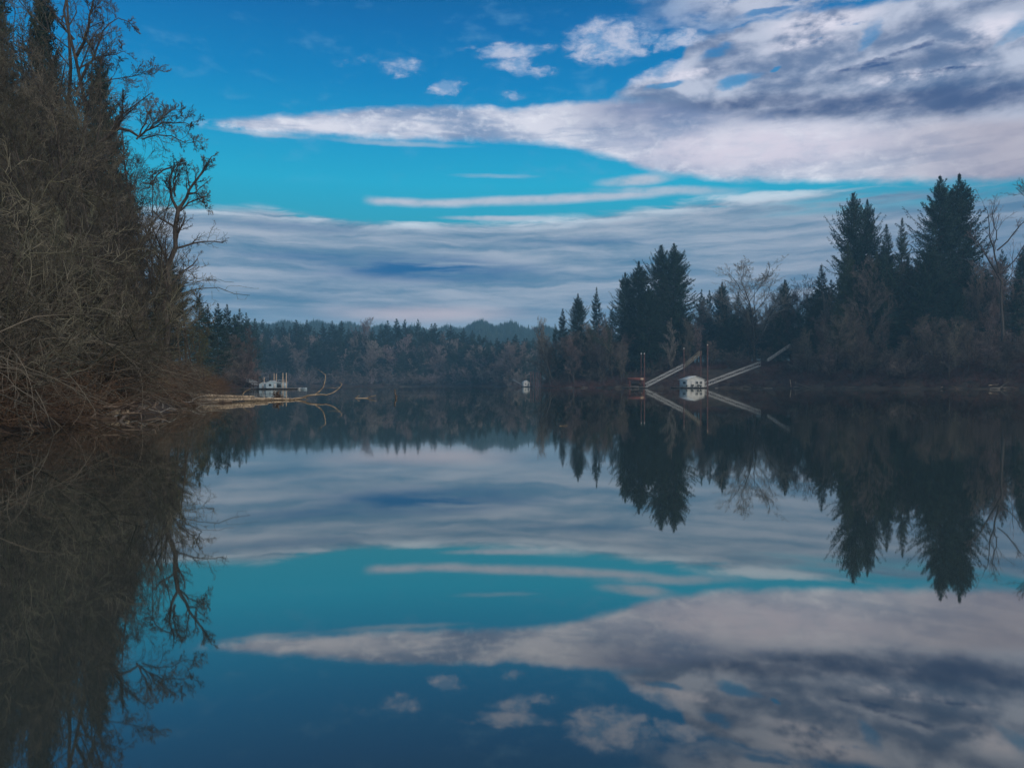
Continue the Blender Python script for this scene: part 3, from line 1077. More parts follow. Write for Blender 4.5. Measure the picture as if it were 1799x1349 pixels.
def resamp(p, K):
    s = np.concatenate([[0], np.cumsum(np.linalg.norm(np.diff(p, axis=0), axis=1))])
    t = np.linspace(0, s[-1], K)
    return np.stack([np.interp(t, s, p[:, i]) for i in range(3)], -1)


def custom_tree(name, lines, label, seed, spec, minr, mt, mc, cat='tree', group=None, K=9, S=3, ivy=None):
    """lines: list of (pixel points, distance, depth change, r0, r1)"""
    base = pline(lines[0][0], lines[0][1])[0]
    base[2] = max(base[2], -0.5)
    par = np.stack([resamp(pline(l[0], l[1], dz=l[2]), K) for l in lines]) - base
    R = np.stack([np.linspace(l[3], l[4], K) for l in lines])
    r = np.random.default_rng(seed)
    par[:, 1:-1] += r.normal(size=par[:, 1:-1].shape) * .012 * np.linalg.norm(par[:, -1] - par[:, 0], axis=-1)[:, None, None]
    a, b = Geo(), Geo()
    a.add(*tubes(par, R, 8))
    p, rad = par, R
    for li, s in enumerate(spec):
        p, rad = grow(p, rad, r=r, minr=minr * (1.4 if li == 0 else 1), **s)
        (a if li == 0 and len(spec) > 2 else b).add(*tubes(p, rad, 5 if li == 0 else S))
    e = empty(name, tuple(base))
    tag(e, label, cat, group)
    a.build('trunk', mt, e)
    b.build('crown', mc, e)
    if ivy:
        q = par[:ivy].reshape(-1, 3)
        C = q[r.integers(0, len(q), 2600)] + r.normal(size=(2600, 3)) * .55
        D = nrm(r.normal(size=C.shape))
        g = Geo().add(*leaf_quads(C, D, np.full(len(C), .38), np.full(len(C), .12), r))
        g.build('ivy', M['ivy'], e)
    return e


SP_R = [dict(M_=7, ratio=.42, ang=38, K=6, t0=.3, rr=.5, trop=.1), dict(M_=6, ratio=.5, ang=36, K=4, rr=.5), dict(M_=5, ratio=.55, ang=36, K=3, rr=.6)]
custom_tree('bare_tree', [([(1762, 600), (1760, 540), (1755, 480), (1738, 448), (1722, 425), (1697, 405)], 250, 0, .55, .12),
                          ([(1755, 480), (1746, 440), (1737, 400), (1738, 372), (1728, 362)], 250, -3, .32, .06),
                          ([(1746, 440), (1752, 410), (1743, 380), (1748, 352)], 250, 2, .22, .05),
                          ([(1752, 440), (1770, 425), (1785, 405), (1812, 370)], 250, -2, .26, .07),
                          ([(1762, 478), (1785, 455), (1800, 430), (1815, 420)], 252, -2, .22, .07)],
            'dark twisted bare tree with thick forked limbs right of the tallest firs', 5, SP_R, .035, M['bark'], M['twig'], group='bare trees of the right bank')
custom_tree('bare_tree', [([(1850, 480), (1832, 420), (1805, 345), (1785, 330)], 240, 0, .3, .06), ([(1812, 365), (1800, 335), (1798, 322)], 240, 1, .1, .04)],
            'bare branch tips reaching in at the upper right edge', 6, SP_R, .035, M['bark'], M['twig'], group='bare trees of the right bank')
custom_tree('leaning_tree', [([(1100, 657), (1082, 634), (1062, 606), (1050, 588), (1044, 576)], 326, 0, .35, .12), ([(1062, 606), (1045, 598), (1036, 580)], 326, -2, .2, .08),
                             ([(1070, 616), (1072, 590), (1066, 574)], 326, 2, .2, .07)],
            'pale trunk leaning left out of the bank with ivy in its crown', 7, SP_R, .035, M['bark'], M['twig'], group='bare trees of the right bank', ivy=3)
custom_tree('leaning_tree', [([(972, 668), (962, 640), (952, 615), (948, 596)], 342, 0, .3, .1), ([(958, 630), (968, 612), (966, 596)], 342, 2, .18, .07)],
            'thin tree leaning over the water at the promontory tip', 8, SP_R, .035, M['bark'], M['twig'], group='bare trees of the right bank')


# ------------------------------------------------------------------ bank brush (stuff)
def brush(name, pts, hh, n, spread, rad, m, label, seed, S=2, K=4, droop=.15):
    r = np.random.default_rng(seed)
    N = len(pts)
    b = np.repeat(pts, n, 0) + np.column_stack([r.normal(size=(N * n, 2)) * .35, np.zeros(N * n)])
    H = np.repeat(hh, n) * r.uniform(.45, 1.1, N * n)
    d = nrm(np.column_stack([r.normal(size=(N * n, 2)) * spread, r.uniform(.4, 1, N * n)]))
    C = [b]
    for k in range(1, K):
        d = nrm(d + r.normal(size=d.shape) * .28 - np.array([0, 0, droop * k / K]))
        C.append(C[-1] + d * (H / (K - 1))[:, None])
    Pp = np.stack(C, 1)
    Pp[..., 2] = np.maximum(Pp[..., 2], .02)
    R = rad * r.uniform(.6, 1.4, (N * n, 1)) * np.linspace(1, .4, K)[None]
    v, q = tubes(Pp, R, S)
    o = link(name, mesh_np(name, v, q), m)
    return tag(o, label, 'brush', kind='stuff')


def scatter(n, xr, yr, smin, smax, seed, cond=None):
    r = np.random.default_rng(seed)
    x = r.uniform(*xr, n * 12); y = r.uniform(*yr, n * 12)
    s = sdist(x, y)
    k = (s > smin) & (s < smax)
    if cond is not None:
        k &= cond(x, y)
    x, y = x[k][:n], y[k][:n]
    return np.column_stack([x, y, ground(x, y)])


pts = scatter(5200, (12, 190), (200, 380), .3, 40, 1, lambda x, y: (y < 380) & (x > 12))
hh = np.random.default_rng(1).uniform(1.2, 3.6, len(pts))
pxs = CX + F * pts[:, 0] / pts[:, 1]
gl_ = np.interp(pxs, [1120, 1134, 1201, 1231, 1232, 1233, 1334, 1345, 1349, 1392, 1400], [600, 680, 645, 622, 622, 680, 644, 638, 637, 611, 560])
zg = gz(gl_, pts[:, 1])
hh = np.where(pts[:, 1] < 326, np.minimum(hh, (zg - pts[:, 2]) * .8), hh)
pts, hh = pts[hh > .25], hh[hh > .25]
brush('undergrowth', pts, hh, 26, .8, .040, M['brush_red'], 'purple brown leafless brush blanketing the right bank slope', 2)
pts = scatter(3000, (-230, 60), (200, 720), .3, 20, 3, lambda x, y: y > 205)
brush('undergrowth', pts, np.random.default_rng(2).uniform(1.2, 3.5, len(pts)), 20, .8, .045, M['brush_red'], 'hazy leafless brush along the foot of the far shore forest', 4)
pts = scatter(1500, (-60, -8), (8, 110), .3, 9, 5)
brush('undergrowth', pts, np.random.default_rng(3).uniform(.9, 3.2, len(pts)), 55, .9, .014, M['brush'], 'tangled rusty brown brush along the near left waterline', 6, S=3, K=5, droop=.3)

# ------------------------------------------------------------------ left thicket
SPN = [dict(M_=12, ratio=.50, ang=42, K=7, t0=.18, rr=.45, trop=.12, wig=.16), dict(M_=9, ratio=.48, ang=40, K=6, rr=.5, t0=.15, wig=.2),
       dict(M_=7, ratio=.5, ang=40, K=4, rr=.5, t0=.15, wig=.2), dict(M_=5, ratio=.6, ang=42, K=3, rr=.6, t0=.2, wig=.2)]
NT = []
for i in range(5):
    a, b = bare_meshes(200 + i, H=24.0, tr=.27, minr=.015, spec=SPN, K0=10, wig0=.07)
    p = proto('bare_tree', a, b, M['bark'], M['twig_near'], 24.0)
    p['W'] = 6.0
    p['near'] = True
    NT.append(p)
NS = []
for i in range(5):
    r = np.random.default_rng(230 + i)
    n = 10
    pts = np.zeros((n, 8, 3))
    d = nrm(np.column_stack([r.normal(size=(n, 2)) * .55, np.ones(n)]))
    pts[:, 0] = np.column_stack([r.normal(size=(n, 2)) * .5, np.full(n, -.4)])
    for k in range(1, 8):
        d = nrm(d + r.normal(size=(n, 3)) * .14 + np.array([0, 0, -.05 * k / 4]))
        pts[:, k] = pts[:, k - 1] + d * (11 / 7) * r.uniform(.65, 1.0, (n, 1))
    R = np.full((n, 1), .034) * r.uniform(.6, 1.3, (n, 1)) * np.linspace(1, .3, 8)[None]
    a, b = bare_meshes(240 + i, trunk=(pts, R), minr=.012, spec=[
        dict(M_=9, ratio=.45, ang=42, K=6, t0=.12, rr=.5, trop=.02, wig=.2, drop=.06), dict(M_=8, ratio=.5, ang=42, K=5, rr=.5, t0=.1, wig=.22, drop=.05),
        dict(M_=6, ratio=.6, ang=42, K=3, rr=.6, t0=.15, wig=.22)])
    p = proto('bare_shrub', a, b, M['twig_near'], M['twig_near'], 9.0)
    p['W'] = 5.0
    p['near'] = True
    NS.append(p)

GL = 'bare trees of the left thicket'
place_list = [  # px, ytop, d, variant, label
    (128, -60, 62, 0, 'tallest bare cottonwood of the left thicket, fanning out at the top of the view'),
    (40, -80, 50, 1, 'dense bare tree filling the top left corner'),
    (80, -20, 66, 2, 'bare tree between the corner tree and the tall cottonwood'),
    (210, 150, 64, 3, 'bare tree below the dark pointed conifer of the thicket'),
    (20, 120, 34, 4, 'near grey bare tree at the left edge, half the height of those behind'),
    (120, 210, 38, 0, 'near tangled bare tree left of the black leaning limb'),
    (180, 250, 44, 1, 'tangled bare tree around the black leaning limb'),
    (240, 260, 56, 2, 'bare tree under the branch on which the bird sits'),
    (258, 205, 72, 1, 'bare tree behind the bird limb, right of the dark pointed fir'),
    (252, 290, 74, 4, 'bare tree behind the dark forked tree'),
    (262, 330, 62, 3, 'bare tree left of the dark forked tree'),
    (60, 300, 28, 4, 'low tangled tree nearest the left edge above the pale pole'),
    (150, 380, 33, 0, 'low tangled tree above the short floating log'),
    (292, 345, 69, 2, 'bare tree filling the thicket edge under the dark forked limbs'),
    (262, 430, 62, 1, 'low tangled tree at the foot of the dark forked tree'),
]
for px, yt, d, v, lb in place_list:
    at_top(NT[v], px, yt, d, hw=None, label=lb, group=GL)
for px, yt, d, v, lb in ((318, 440, 70, 1, 'mossy bare tree right behind the trunk of the dark forked tree'), (352, 560, 66, 1, 'mossy bare tree just above the brown brush at the thicket corner'), (300, 415, 66, 3, 'mossy yellow green bare tree below the dark forked tree'), (325, 478, 64, 0, 'mossy bare tree at the thicket edge under the overhanging branch'),
                         (345, 530, 62, 2, 'low mossy bare tree where the thicket meets the open water'), (362, 590, 60, 4, 'lowest mossy bare tree above the pale driftwood logs')):
    at_top(NT[v], px, yt, d, label=lb, group=GL, mc=M['twig_moss'])
rl = np.random.default_rng(31)
# filler layers of thicket, deeper and deeper
LBf = 'grey leafless tree tangled in the depth of the left thicket'
for i in range(34):
    px = rl.uniform(-60, 240)
    d = rl.uniform(34, 84)
    lim = np.interp(px, [0, 100, 200, 260, 330], [0, 60, 190, 250, 420])
    at_top(NT[i % 5], px, lim + rl.uniform(0, 220), d, label=LBf, group='trees in the depth of the left thicket')
SL = 'arching leafless shrub on the near left bank'
for i in range(60):
    y = rl.uniform(22, 60)
    xs_ = np.interp(y, [8, 19.5, 29, 40, 52, 70, 90], [-12.6, -13.4, -15.4, -18.6, -22.6, -28.4, -36])
    x = xs_ - rl.uniform(.3, 9) - max(0, y - 32) * .22
    mossy = (y > 38) and rl.random() < .6
    place(NS[i % 5], x, y, float(ground(x, y)), rl.uniform(4.5, 9.5) * (.9 if y < 40 else .72), label='yellow green mossy shrub on the left bank' if mossy else SL,
          group='mossy shrubs of the left bank' if mossy else 'shrubs of the near left bank', cat='shrub', mc=M['twig_moss'] if mossy else None, sx=rl.uniform(.9, 1.2))
# conifers behind the thicket
a, b = conifer_meshes(300, H=30, W=4.6, nb=480, sp=24, lv=6, leaf=.30, power=.7, lump=.3, fan=.9)
NF = proto('fir_tree', a, b, M['bark'], M['fir'], 30.0)
NF['W'] = 4.6
at_top(NF, 172, 95, 84, hw=50, label='dark pointed fir inside the thicket beside the tall cottonwood')
at_top(NF, 72, -60, 80, hw=48, label='black fir seen through twigs near the top left corner')
at_top(NF, -10, -40, 88, hw=70, label='dark fir cut by the left edge of the view')
at_top(NF, 120, 190, 92, hw=80, label='wide low fir forming the dark heart of the left thicket')
at_top(NF, 215, 300, 96, hw=60, label='low fir behind the dark forked tree')
at_top(NF, 20, 240, 90, hw=90, label='low fir deep behind the left edge of the thicket')
at_top(NF, 290, 450, 120, hw=50, label='low fir hidden behind the mossy shrubs')

SPF = [dict(M_=12, ratio=.40, ang=44, K=6, t0=.25, rr=.5, trop=.12, wig=.2), dict(M_=8, ratio=.5, ang=40, K=5, rr=.5, wig=.22),
       dict(M_=6, ratio=.52, ang=40, K=4, rr=.55, wig=.2), dict(M_=4, ratio=.55, ang=40, K=3, rr=.6)]
custom_tree('bare_tree', [([(292, 640), (290, 560), (298, 480), (302, 430), (310, 385), (313, 370)], 60, 0, .26, .17),
                          ([(313, 370), (303, 350), (298, 325), (302, 300), (306, 285)], 60, -1.5, .13, .05),
                          ([(313, 370), (325, 350), (336, 325), (352, 305), (362, 292), (372, 275)], 60, 1.0, .14, .035),
                          ([(308, 345), (306, 320), (309, 300), (318, 280)], 60, 1.5, .08, .03),
                          ([(330, 340), (345, 338), (358, 350), (362, 368)], 60, -1, .06, .02),
                          ([(300, 295), (285, 300), (272, 312), (262, 330)], 60, -1, .07, .02)],
            'dark forked bare tree standing clear at the right edge of the thicket', 12, SPF, .012, M['bark'], M['twig_near'], group=GL)
custom_tree('bare_tree', [([(120, 600), (130, 420), (140, 300), (150, 276), (178, 248), (190, 232), (208, 225)], 58, 0, .24, .14),
                          ([(208, 225), (228, 232), (246, 240), (262, 226), (290, 216), (318, 214), (340, 221)], 58, 1, .11, .02),
                          ([(250, 245), (275, 236), (300, 240), (325, 252), (352, 246)], 58, -1, .06, .016),
                          ([(208, 225), (216, 205), (214, 185), (222, 165)], 58, -1, .08, .02),
                          ([(240, 245), (256, 215), (262, 195), (275, 182)], 58, 2, .07, .02),
                          ([(255, 232), (285, 205), (305, 195), (322, 192)], 58, 0, .05, .015)],
            'bare tree whose long limb carries the perched bird', 13, SPF, .012, M['bark'], M['twig_near'], group=GL)
custom_tree('bare_tree', [([(140, 560), (142, 300), (138, 180), (134, 90), (128, 0), (125, -40)], 60, 0, .30, .06),
                          ([(134, 100), (150, 70), (158, 30), (165, -20)], 60, -2, .14, .04),
                          ([(138, 150), (165, 95), (185, 55), (208, 32)], 60, 1, .12, .03),
                          ([(130, 70), (105, 40), (85, 10)], 60, -1, .1, .03),
                          ([(140, 120), (175, 100), (205, 95), (222, 90)], 60, 2, .07, .02),
                          ([(208, 32), (228, 40), (242, 58)], 60, 1, .04, .015),
                          ([(165, 150), (200, 140), (235, 135), (262, 128), (272, 118)], 60, 1, .05, .015)],
            'bare tree with dark upright limbs spreading against the blue sky', 14, SPF, .012, M['bark'], M['twig_near'], group=GL)
custom_tree('overhanging_branch', [([(200, 545), (250, 535), (300, 515), (345, 508), (385, 510), (415, 512), (439, 519)], 46, 0, .05, .012),
                                   ([(300, 515), (335, 498), (365, 490), (390, 492), (411, 496)], 46, .5, .025, .008),
                                   ([(385, 512), (375, 502), (380, 490)], 46, .2, .010, .006),
                                   ([(395, 511), (402, 500), (430, 504), (455, 507)], 46, .2, .010, .005),
                                   ([(372, 511), (372, 525), (385, 532)], 46, 0, .010, .005),
                                   ([(415, 512), (418, 526), (432, 526), (436, 518)], 46, 0, .009, .005)],
            'thin bare branch arching right over the water below the cloud bank', 15, [dict(M_=2, ratio=.09, ang=50, K=4, t0=.3, rr=.5, trop=.0, wig=.3)], .006, M['twig_near'], M['twig_near'], cat='branch')

# bird
bz = P(336, 222, 59)
g = Geo()


def ell(c, r3, n=14, m=9, tilt=0.0):
    V = []
    for i in range(m + 1):
        th = PI * i / m
        for j in range(n):
            ph = 2 * PI * j / n
            v = np.array([r3[0] * math.sin(th) * math.cos(ph), r3[1] * math.sin(th) * math.sin(ph), r3[2] * math.cos(th)])
            x, z = v[0] * math.cos(tilt) + v[2] * math.sin(tilt), -v[0] * math.sin(tilt) + v[2] * math.cos(tilt)
            V.append([c[0] + x, c[1] + v[1], c[2] + z])
    Q = [[i * n + j, i * n + (j + 1) % n, (i + 1) * n + (j + 1) % n, (i + 1) * n + j] for i in range(m) for j in range(n)]
    return V, Q


g.add(*ell((0, 0, .17), (.075, .08, .155), tilt=.25))
g.add(*ell((.055, 0, .315), (.052, .048, .055)))
g.tube([(.095, 0, .318), (.125, 0, .310), (.135, 0, .298)], [.016, .009, .002], 6)
g.tube([(-.03, 0, .08), (-.075, 0, -.03), (-.10, 0, -.12)], [.05, .036, .026], 6)
g.tube([(.01, .025, .05), (.015, .025, -.01)], [.012, .01], 5)
g.tube([(.01, -.025, .05), (.015, -.025, -.01)], [.012, .01], 5)
e = g.build('bird', M['black'], smooth=True)
e.location = tuple(bz)
e.scale = (1.0, 1.0, 1.0)
tag(e, 'black bird perched upright near the tip of a bare limb', 'bird')


# ------------------------------------------------------------------ driftwood near left
def log(name, a, b, r0, r1, m, label, seed, twist=.06, K=12, S=12, branches=(), cat='log', group=None, parts=None):
    r = np.random.default_rng(seed)
    a, b = np.array(a, float), np.array(b, float)
    pts = a + (b - a) * np.linspace(0, 1, K)[:, None]
    L = np.linalg.norm(b - a)
    pts[1:-1] += r.normal(size=(K - 2, 3)) * twist * .12 * np.array([1, 1, .5])
    rad = np.linspace(r0, r1, K) * r.uniform(.8, 1.2, K)
    e = empty(name, tuple(a))
    tag(e, label, cat, group)
    g = Geo().tube(pts - a, rad, S)
    g.build('trunk', m, e, smooth=False)
    for bp, br in branches:
        bp = np.array(bp) - a
        g = Geo().tube(resamp(bp, 10) + np.random.default_rng(seed + 9).normal(size=(10, 3)) * .012, np.linspace(br[0], br[1], 10), 7)
        g.build('branch', m, e)
    return e


def W0(px, yw, z=0.0):
    d = 1625.0 / (yw - HY)
    return np.array([gx(px, d), d, z])


GD = 'driftwood of the left bank'
log('driftwood_log', P(330, 694.5, 53), P(446, 697.5, 57), .13, .10, M['drift'], 'thickest pale driftwood log, uppermost of the pile by the bank', 1, group=GD)
log('driftwood_log', P(346, 702.5, 52), P(470, 701, 57), .12, .08, M['drift'], 'long pale log lying just below the thickest one', 2, group=GD)
log('driftwood_log', P(400, 698.5, 59), P(520, 701.2, 62), .09, .07, M['drift'], 'slim pale log running out behind the dark root ball', 3, group=GD)
log('driftwood_log', P(340, 706.0, 51.5), P(408, 705.3, 52), .10, .07, M['drift_dark'], 'short wet dark log at the waterline of the pile', 4, group=GD)
log('driftwood_log', P(430, 702.4, 60), P(478, 702.8, 61), .08, .06, M['drift'], 'short pale log end beside the root ball', 16, group=GD)
d = 64.0
log('driftwood_snag', P(480, 700.5, d), P(515, 702, d), .12, .10, M['drift'], 'pale forked snag reaching far out over the water from the log pile', 5, group=GD, cat='branch', branches=[
    (pline([(512, 702), (530, 699), (545, 694.5), (556, 693.5)], d), (.11, .07)),
    (pline([(553, 694), (562, 687), (568, 680), (571, 672), (572, 657)], d), (.065, .03)),
    (pline([(554, 693.5), (575, 693.5), (590, 688), (598, 680), (601, 675), (597, 671)], d), (.065, .025)),
    (pline([(572, 659), (566, 654), (558, 649)], d), (.025, .008)),
    (pline([(598, 680), (586, 682), (575, 681)], d), (.02, .006)),
    (pline([(601, 676), (600, 672)], d), (.02, .01)),
    (pline([(535, 699), (543, 703)], d), (.03, .01))])
# dark root ball
r = np.random.default_rng(9)
c = P(488, 700, 63)
e = empty('root_ball', (c[0], c[1], 0))
tag(e, 'dark tangled root ball sitting on the pale logs', 'roots', GD)
p0 = np.zeros((46, 5, 3)); p0[:, 0] = r.normal(size=(46, 3)) * .08 + np.array([0, 0, .3])
dd = nrm(r.normal(size=(46, 3)))
for k in range(1, 5):
    dd = nrm(dd + r.normal(size=dd.shape) * .5)
    p0[:, k] = p0[:, k - 1] + dd * .16
p0[..., 2] = np.maximum(p0[..., 2], -.05)
Geo().add(*tubes(p0, np.full((46, 1), .05) * np.linspace(1, .3, 5)[None], 5)).build('roots', M['drift_dark'], e)
log('driftwood_branch', P(426, 699, 60), P(427, 693, 60), .05, .045, M['drift'], 'curved pale stick rising from the middle of the log pile', 6, K=4, group=GD, cat='branch', branches=[
    (pline([(427, 693), (430, 688), (436, 685), (441, 683)], 60), (.045, .015))])
# debris mound of dark sticks between bank and logs
pts = np.column_stack([np.linspace(gx(300, 54), gx(356, 54), 26) + r.normal(size=26) * .3, 54 + r.normal(size=26) * .8, np.full(26, .05)])
brush('debris', pts, np.full(26, 1.6), 40, 1.6, .024, M['drift_dark'], 'heap of dark broken sticks between the bank and the pale logs', 41, S=3, K=4, droop=.6)
d = 70.6
log('driftwood_branch', P(624, 700, d), P(645, 699.2, d), .06, .055, M['drift'], 'small pale forked branch floating alone past the long snag', 7, K=5, group=GD, cat='branch', branches=[
    (pline([(643, 699.6), (650, 696.8), (661, 694.5)], d), (.055, .02)), (pline([(625, 700), (628, 696.5), (632, 694.5)], d), (.05, .02)),
    (pline([(643, 699.6), (652, 700.4), (660, 702)], d), (.03, .008))])
d = 71.0
log('stump', P(696, 701, d), P(696, 696, d), .10, .085, M['drift_dark'], 'short reddish snag sticking up alone out of open water', 8, K=4, cat='stump', branches=[
    (pline([(696.5, 697), (694, 691), (693.5, 684)], d), (.085, .05)), (pline([(696, 698), (699, 694)], d), (.05, .02))])
log('floating_stick', W0(983, 748.5, .01), W0(997, 748.3, .015), .006, .004, M['drift'], 'tiny pale stick floating alone in the middle of the river', 10, K=5, cat='stick')
log('floating_log', W0(172, 735, .12), W0(226, 733.5, .18), .17, .13, M['drift'], 'short pale log at the waterline under the left thicket', 11, group=GD)
log('floating_log', W0(118, 738, .05), W0(205, 737.5, .04), .10, .08, M['drift_dark'], 'dark wet log just in front of the short pale one', 12, group=GD)
log('floating_log', W0(50, 722, .45), W0(150, 721, .40), .15, .11, M['drift'], 'brown log lying back under the thicket, left of the short pale one', 13, group=GD)
log('leaning_pole', P(-6, 706, 21), P(39, 654, 21.5), .085, .05, M['drift'], 'pale broken pole leaning up at the left edge', 14, K=8, cat='pole')
log('floating_log', W0(-10, 757, .12), W0(75, 752, .05), .07, .04, M['drift_dark'], 'thin dark branch lying on the water at the left edge', 15, group=GD)
rs = np.random.default_rng(88)
for i in range(18):
    y_ = rs.uniform(24, 50)
    x_ = float(np.interp(y_, [8, 19.5, 29, 40, 52, 70], [-12.6, -13.4, -15.4, -18.6, -22.6, -28.4])) + rs.uniform(-.6, 1.2)
    a_ = rs.uniform(-.5, 2.2)
    L_ = rs.uniform(.8, 3.0)
    A3 = np.array([x_, y_, rs.uniform(-.05, .5)])
    B3 = A3 + np.array([L_ * math.cos(a_), L_ * math.sin(a_), rs.uniform(-.25, .7)])
    B3[2] = max(B3[2], -.05)
    log('driftwood_stick', A3, B3, rs.uniform(.03, .06), rs.uniform(.012, .02), M['palebark'] if rs.random() < .4 else M['drift_dark'],
        'broken stick lying in the water along the near left bank', 400 + i, K=6, S=6, twist=1.2, cat='driftwood', group='broken sticks of the near left bank')
# dipping branches at the near bank
rb = np.random.default_rng(77)
n = 240
y = rb.uniform(17, 56, n)
x = np.interp(y, [8, 19.5, 29, 40, 52, 70], [-12.6, -13.4, -15.4, -18.6, -22.6, -28.4]) - rb.uniform(-.2, 1.8, n)
b0 = np.column_stack([x, y, rb.uniform(.3, 3.0, n)])
dr = nrm(np.column_stack([rb.uniform(.2, 1.2, n), rb.normal(size=n) * .9, rb.uniform(-.5, .6, n)]))
C = [b0]
ln = rb.uniform(1.5, 4.2, n)
for k in range(1, 8):
    dr = nrm(dr + rb.normal(size=dr.shape) * .14 - np.array([0, 0, .13]))
    C.append(C[-1] + dr * (ln / 7)[:, None])
par = np.stack(C, 1)
R = rb.uniform(.008, .024, (n, 1)) * np.linspace(1, .35, 8)[None]
g = Geo().add(*tubes(par, R, 5))
p2, r2 = grow(par, R, 7, .4, 40, 4, rb, minr=.007, trop=-.1)
g.add(*tubes(p2, r2, 3))
o = g.build('dead_branches', M['twig_near'])
tag(o, 'tangle of dead grey branches drooping into the water at the left bank', 'branches', kind='stuff')

# ------------------------------------------------------------------ docks and houses


def pile(px, ytop, d, r, m, label, group, cap=None, bend=0.0):
    x = gx(px, d)
    zt = gz(ytop, d)
    e = empty('mooring_pile', (x, d, -1.5))
    tag(e, label, 'pile', group)
    Geo().tube([(0, 0, 0), (bend * .5, 0, (zt + 1.5) * .5), (bend, 0, zt + 1.5)], r, 10).build('shaft', m, e)
    if cap:
        Geo().tube([(bend, 0, zt + 1.5), (bend, 0, zt + 1.65), (bend, 0, zt + 2.0)], [r * 1.2, r * 1.2, r * .15], 10).build('cap', cap, e)
    return e


def gangway(A_, B_, wid, hgt, m, label, group, n=12, deckm=None, diag=True):
    A_, B_ = np.array(A_, float), np.array(B_, float)
    e = empty('gangway', tuple(A_))
    tag(e, label, 'gangway', group)
    ax = B_ - A_
    h = nrm(np.array([ax[0], ax[1], 0]))
    side = np.array([-h[1], h[0], 0]) * wid / 2
    up = np.array([0, 0, hgt])
    g = Geo()
    v = [(-side), side, ax + side, ax - side]
    t = np.array([0, 0, -.16])
    V = np.array(v + [q + t for q in v])
    g.add(V, [[0, 1, 2, 3], [7, 6, 5, 4], [0, 4, 5, 1], [1, 5, 6, 2], [2, 6, 7, 3], [3, 7, 4, 0]])
    g.build('deck', deckm or M['deck'], e)
    for s in (-1, 1):
        g = Geo()
        for f in (1.0,):
            g.bar(side * s + up * f, ax + side * s + up * f, .13)
        g.bar(side * s * 1.04, ax + side * s * 1.04, .14)
        for k in range(n + 1):
            q = ax * k / n + side * s
            g.bar(q, q + up, .07)
            if diag and k < n:
                q2 = ax * (k + 1) / n + side * s
                g.bar(q if k % 2 else q + up, q2 + up if k % 2 else q2, .07)
        g.build('side_truss', m, e)
    return e


DR = 296.0
GP = 'steel piles of the right hand docks'
pile(1126.5, 622, DR - 1, .22, M['pile'], 'left pile of the brown twin piles behind the rust red shelter', GP, M['white'])
pile(1132, 622, DR - 2, .22, M['pile'], 'right pile of the brown twin piles beside the foot of the gangway', GP, M['white'])
pile(1201.5, 613, DR + 8, .20, M['pile'], 'brown pile where the white gangway meets the weathered one', GP, M['white'])
pile(1231, 617, DR + 5, .22, M['pile'], 'brown pile at the upper end of the weathered gangway', GP)
pile(1243, 607, DR - 4, .24, M['pile'], 'tallest brown pile at the right corner of the white floating house', GP, M['pilewood'])
pile(1107, 666, DR - 2, .20, M['pile'], 'short pile at the left corner of the rust red shelter', GP)

GW = 'gangways of the right hand docks'
gangway(P(1134, 680.0, DR), P(1201, 645.5, DR + 9), 1.3, 1.35, M['metalrail'], 'white trussed gangway rising from the rust red shelter dock', GW, 9)
gangway(P(1202, 645, DR + 9), P(1231, 621.5, DR + 16), 1.1, 1.1, M['yellowrail'], 'steep weathered gangway continuing up from the white one', GW, 6, M['darkwood'])
gangway(P(1236, 679.5, DR), P(1334, 642.5, DR + 12), 1.4, 1.5, M['metalrail'], 'long white trussed gangway rising right from the white floating house', GW, 12)
# trestle under the gangways
# hillside stairs
A_, B_ = P(1349, 635, DR + 20), P(1387, 609, DR + 30)
e = empty('stairs', tuple(A_))
tag(e, 'short flight of hillside stairs with pale railings below the round headed fir', 'stairs')
ax = B_ - A_
for i in range(16):
    t = (i + .5) / 16
    Geo().box(ax * t, (ax[0] / 16 * 1.1, 1.2, .10), rz=math.atan2(ax[1], ax[0])).build('step', M['deck'], e)
for s in (-.65, .65):
    g = Geo()
    o_ = np.array([0, s, 0])
    g.bar(o_ + [0, 0, 1.1], ax + o_ + [0, 0, 1.1], .08)
    g.bar(o_, ax + o_, .12)
    for k in range(15):
        q = ax * k / 14 + o_
        g.box(q + np.array([0, 0, .55]), (.22, .06, 1.1))
    g.build('railing', M['metalrail'], e)


def dock(x0, x1, d, dep, z, label, group=None, m=None, thick=.35):
    cx = (gx(x0, d) + gx(x1, d)) / 2
    w = gx(x1, d) - gx(x0, d)
    e = empty('floating_dock', (cx, d + dep / 2, 0))
    tag(e, label, 'dock', group)
    Geo().box((0, 0, z), (w, dep, .12)).build('deck', m or M['deck'], e)
    g = Geo()
    k = max(2, int(w / 2.2))
    for i in range(k):
        g.box((-w / 2 + (i + .5) * w / k, 0, z - .06 - thick / 2), (w / k * .8, dep * .92, thick))
    g.build('float', M['darkwood'], e)
    return e


dock(1099, 1137, DR - 4, 6.0, .45, 'low dock carrying the rust red shelter', 'docks of the right bank')
dock(1186, 1244, DR - 6, 9.0, .40, 'dark float deck under the white house', 'docks of the right bank')
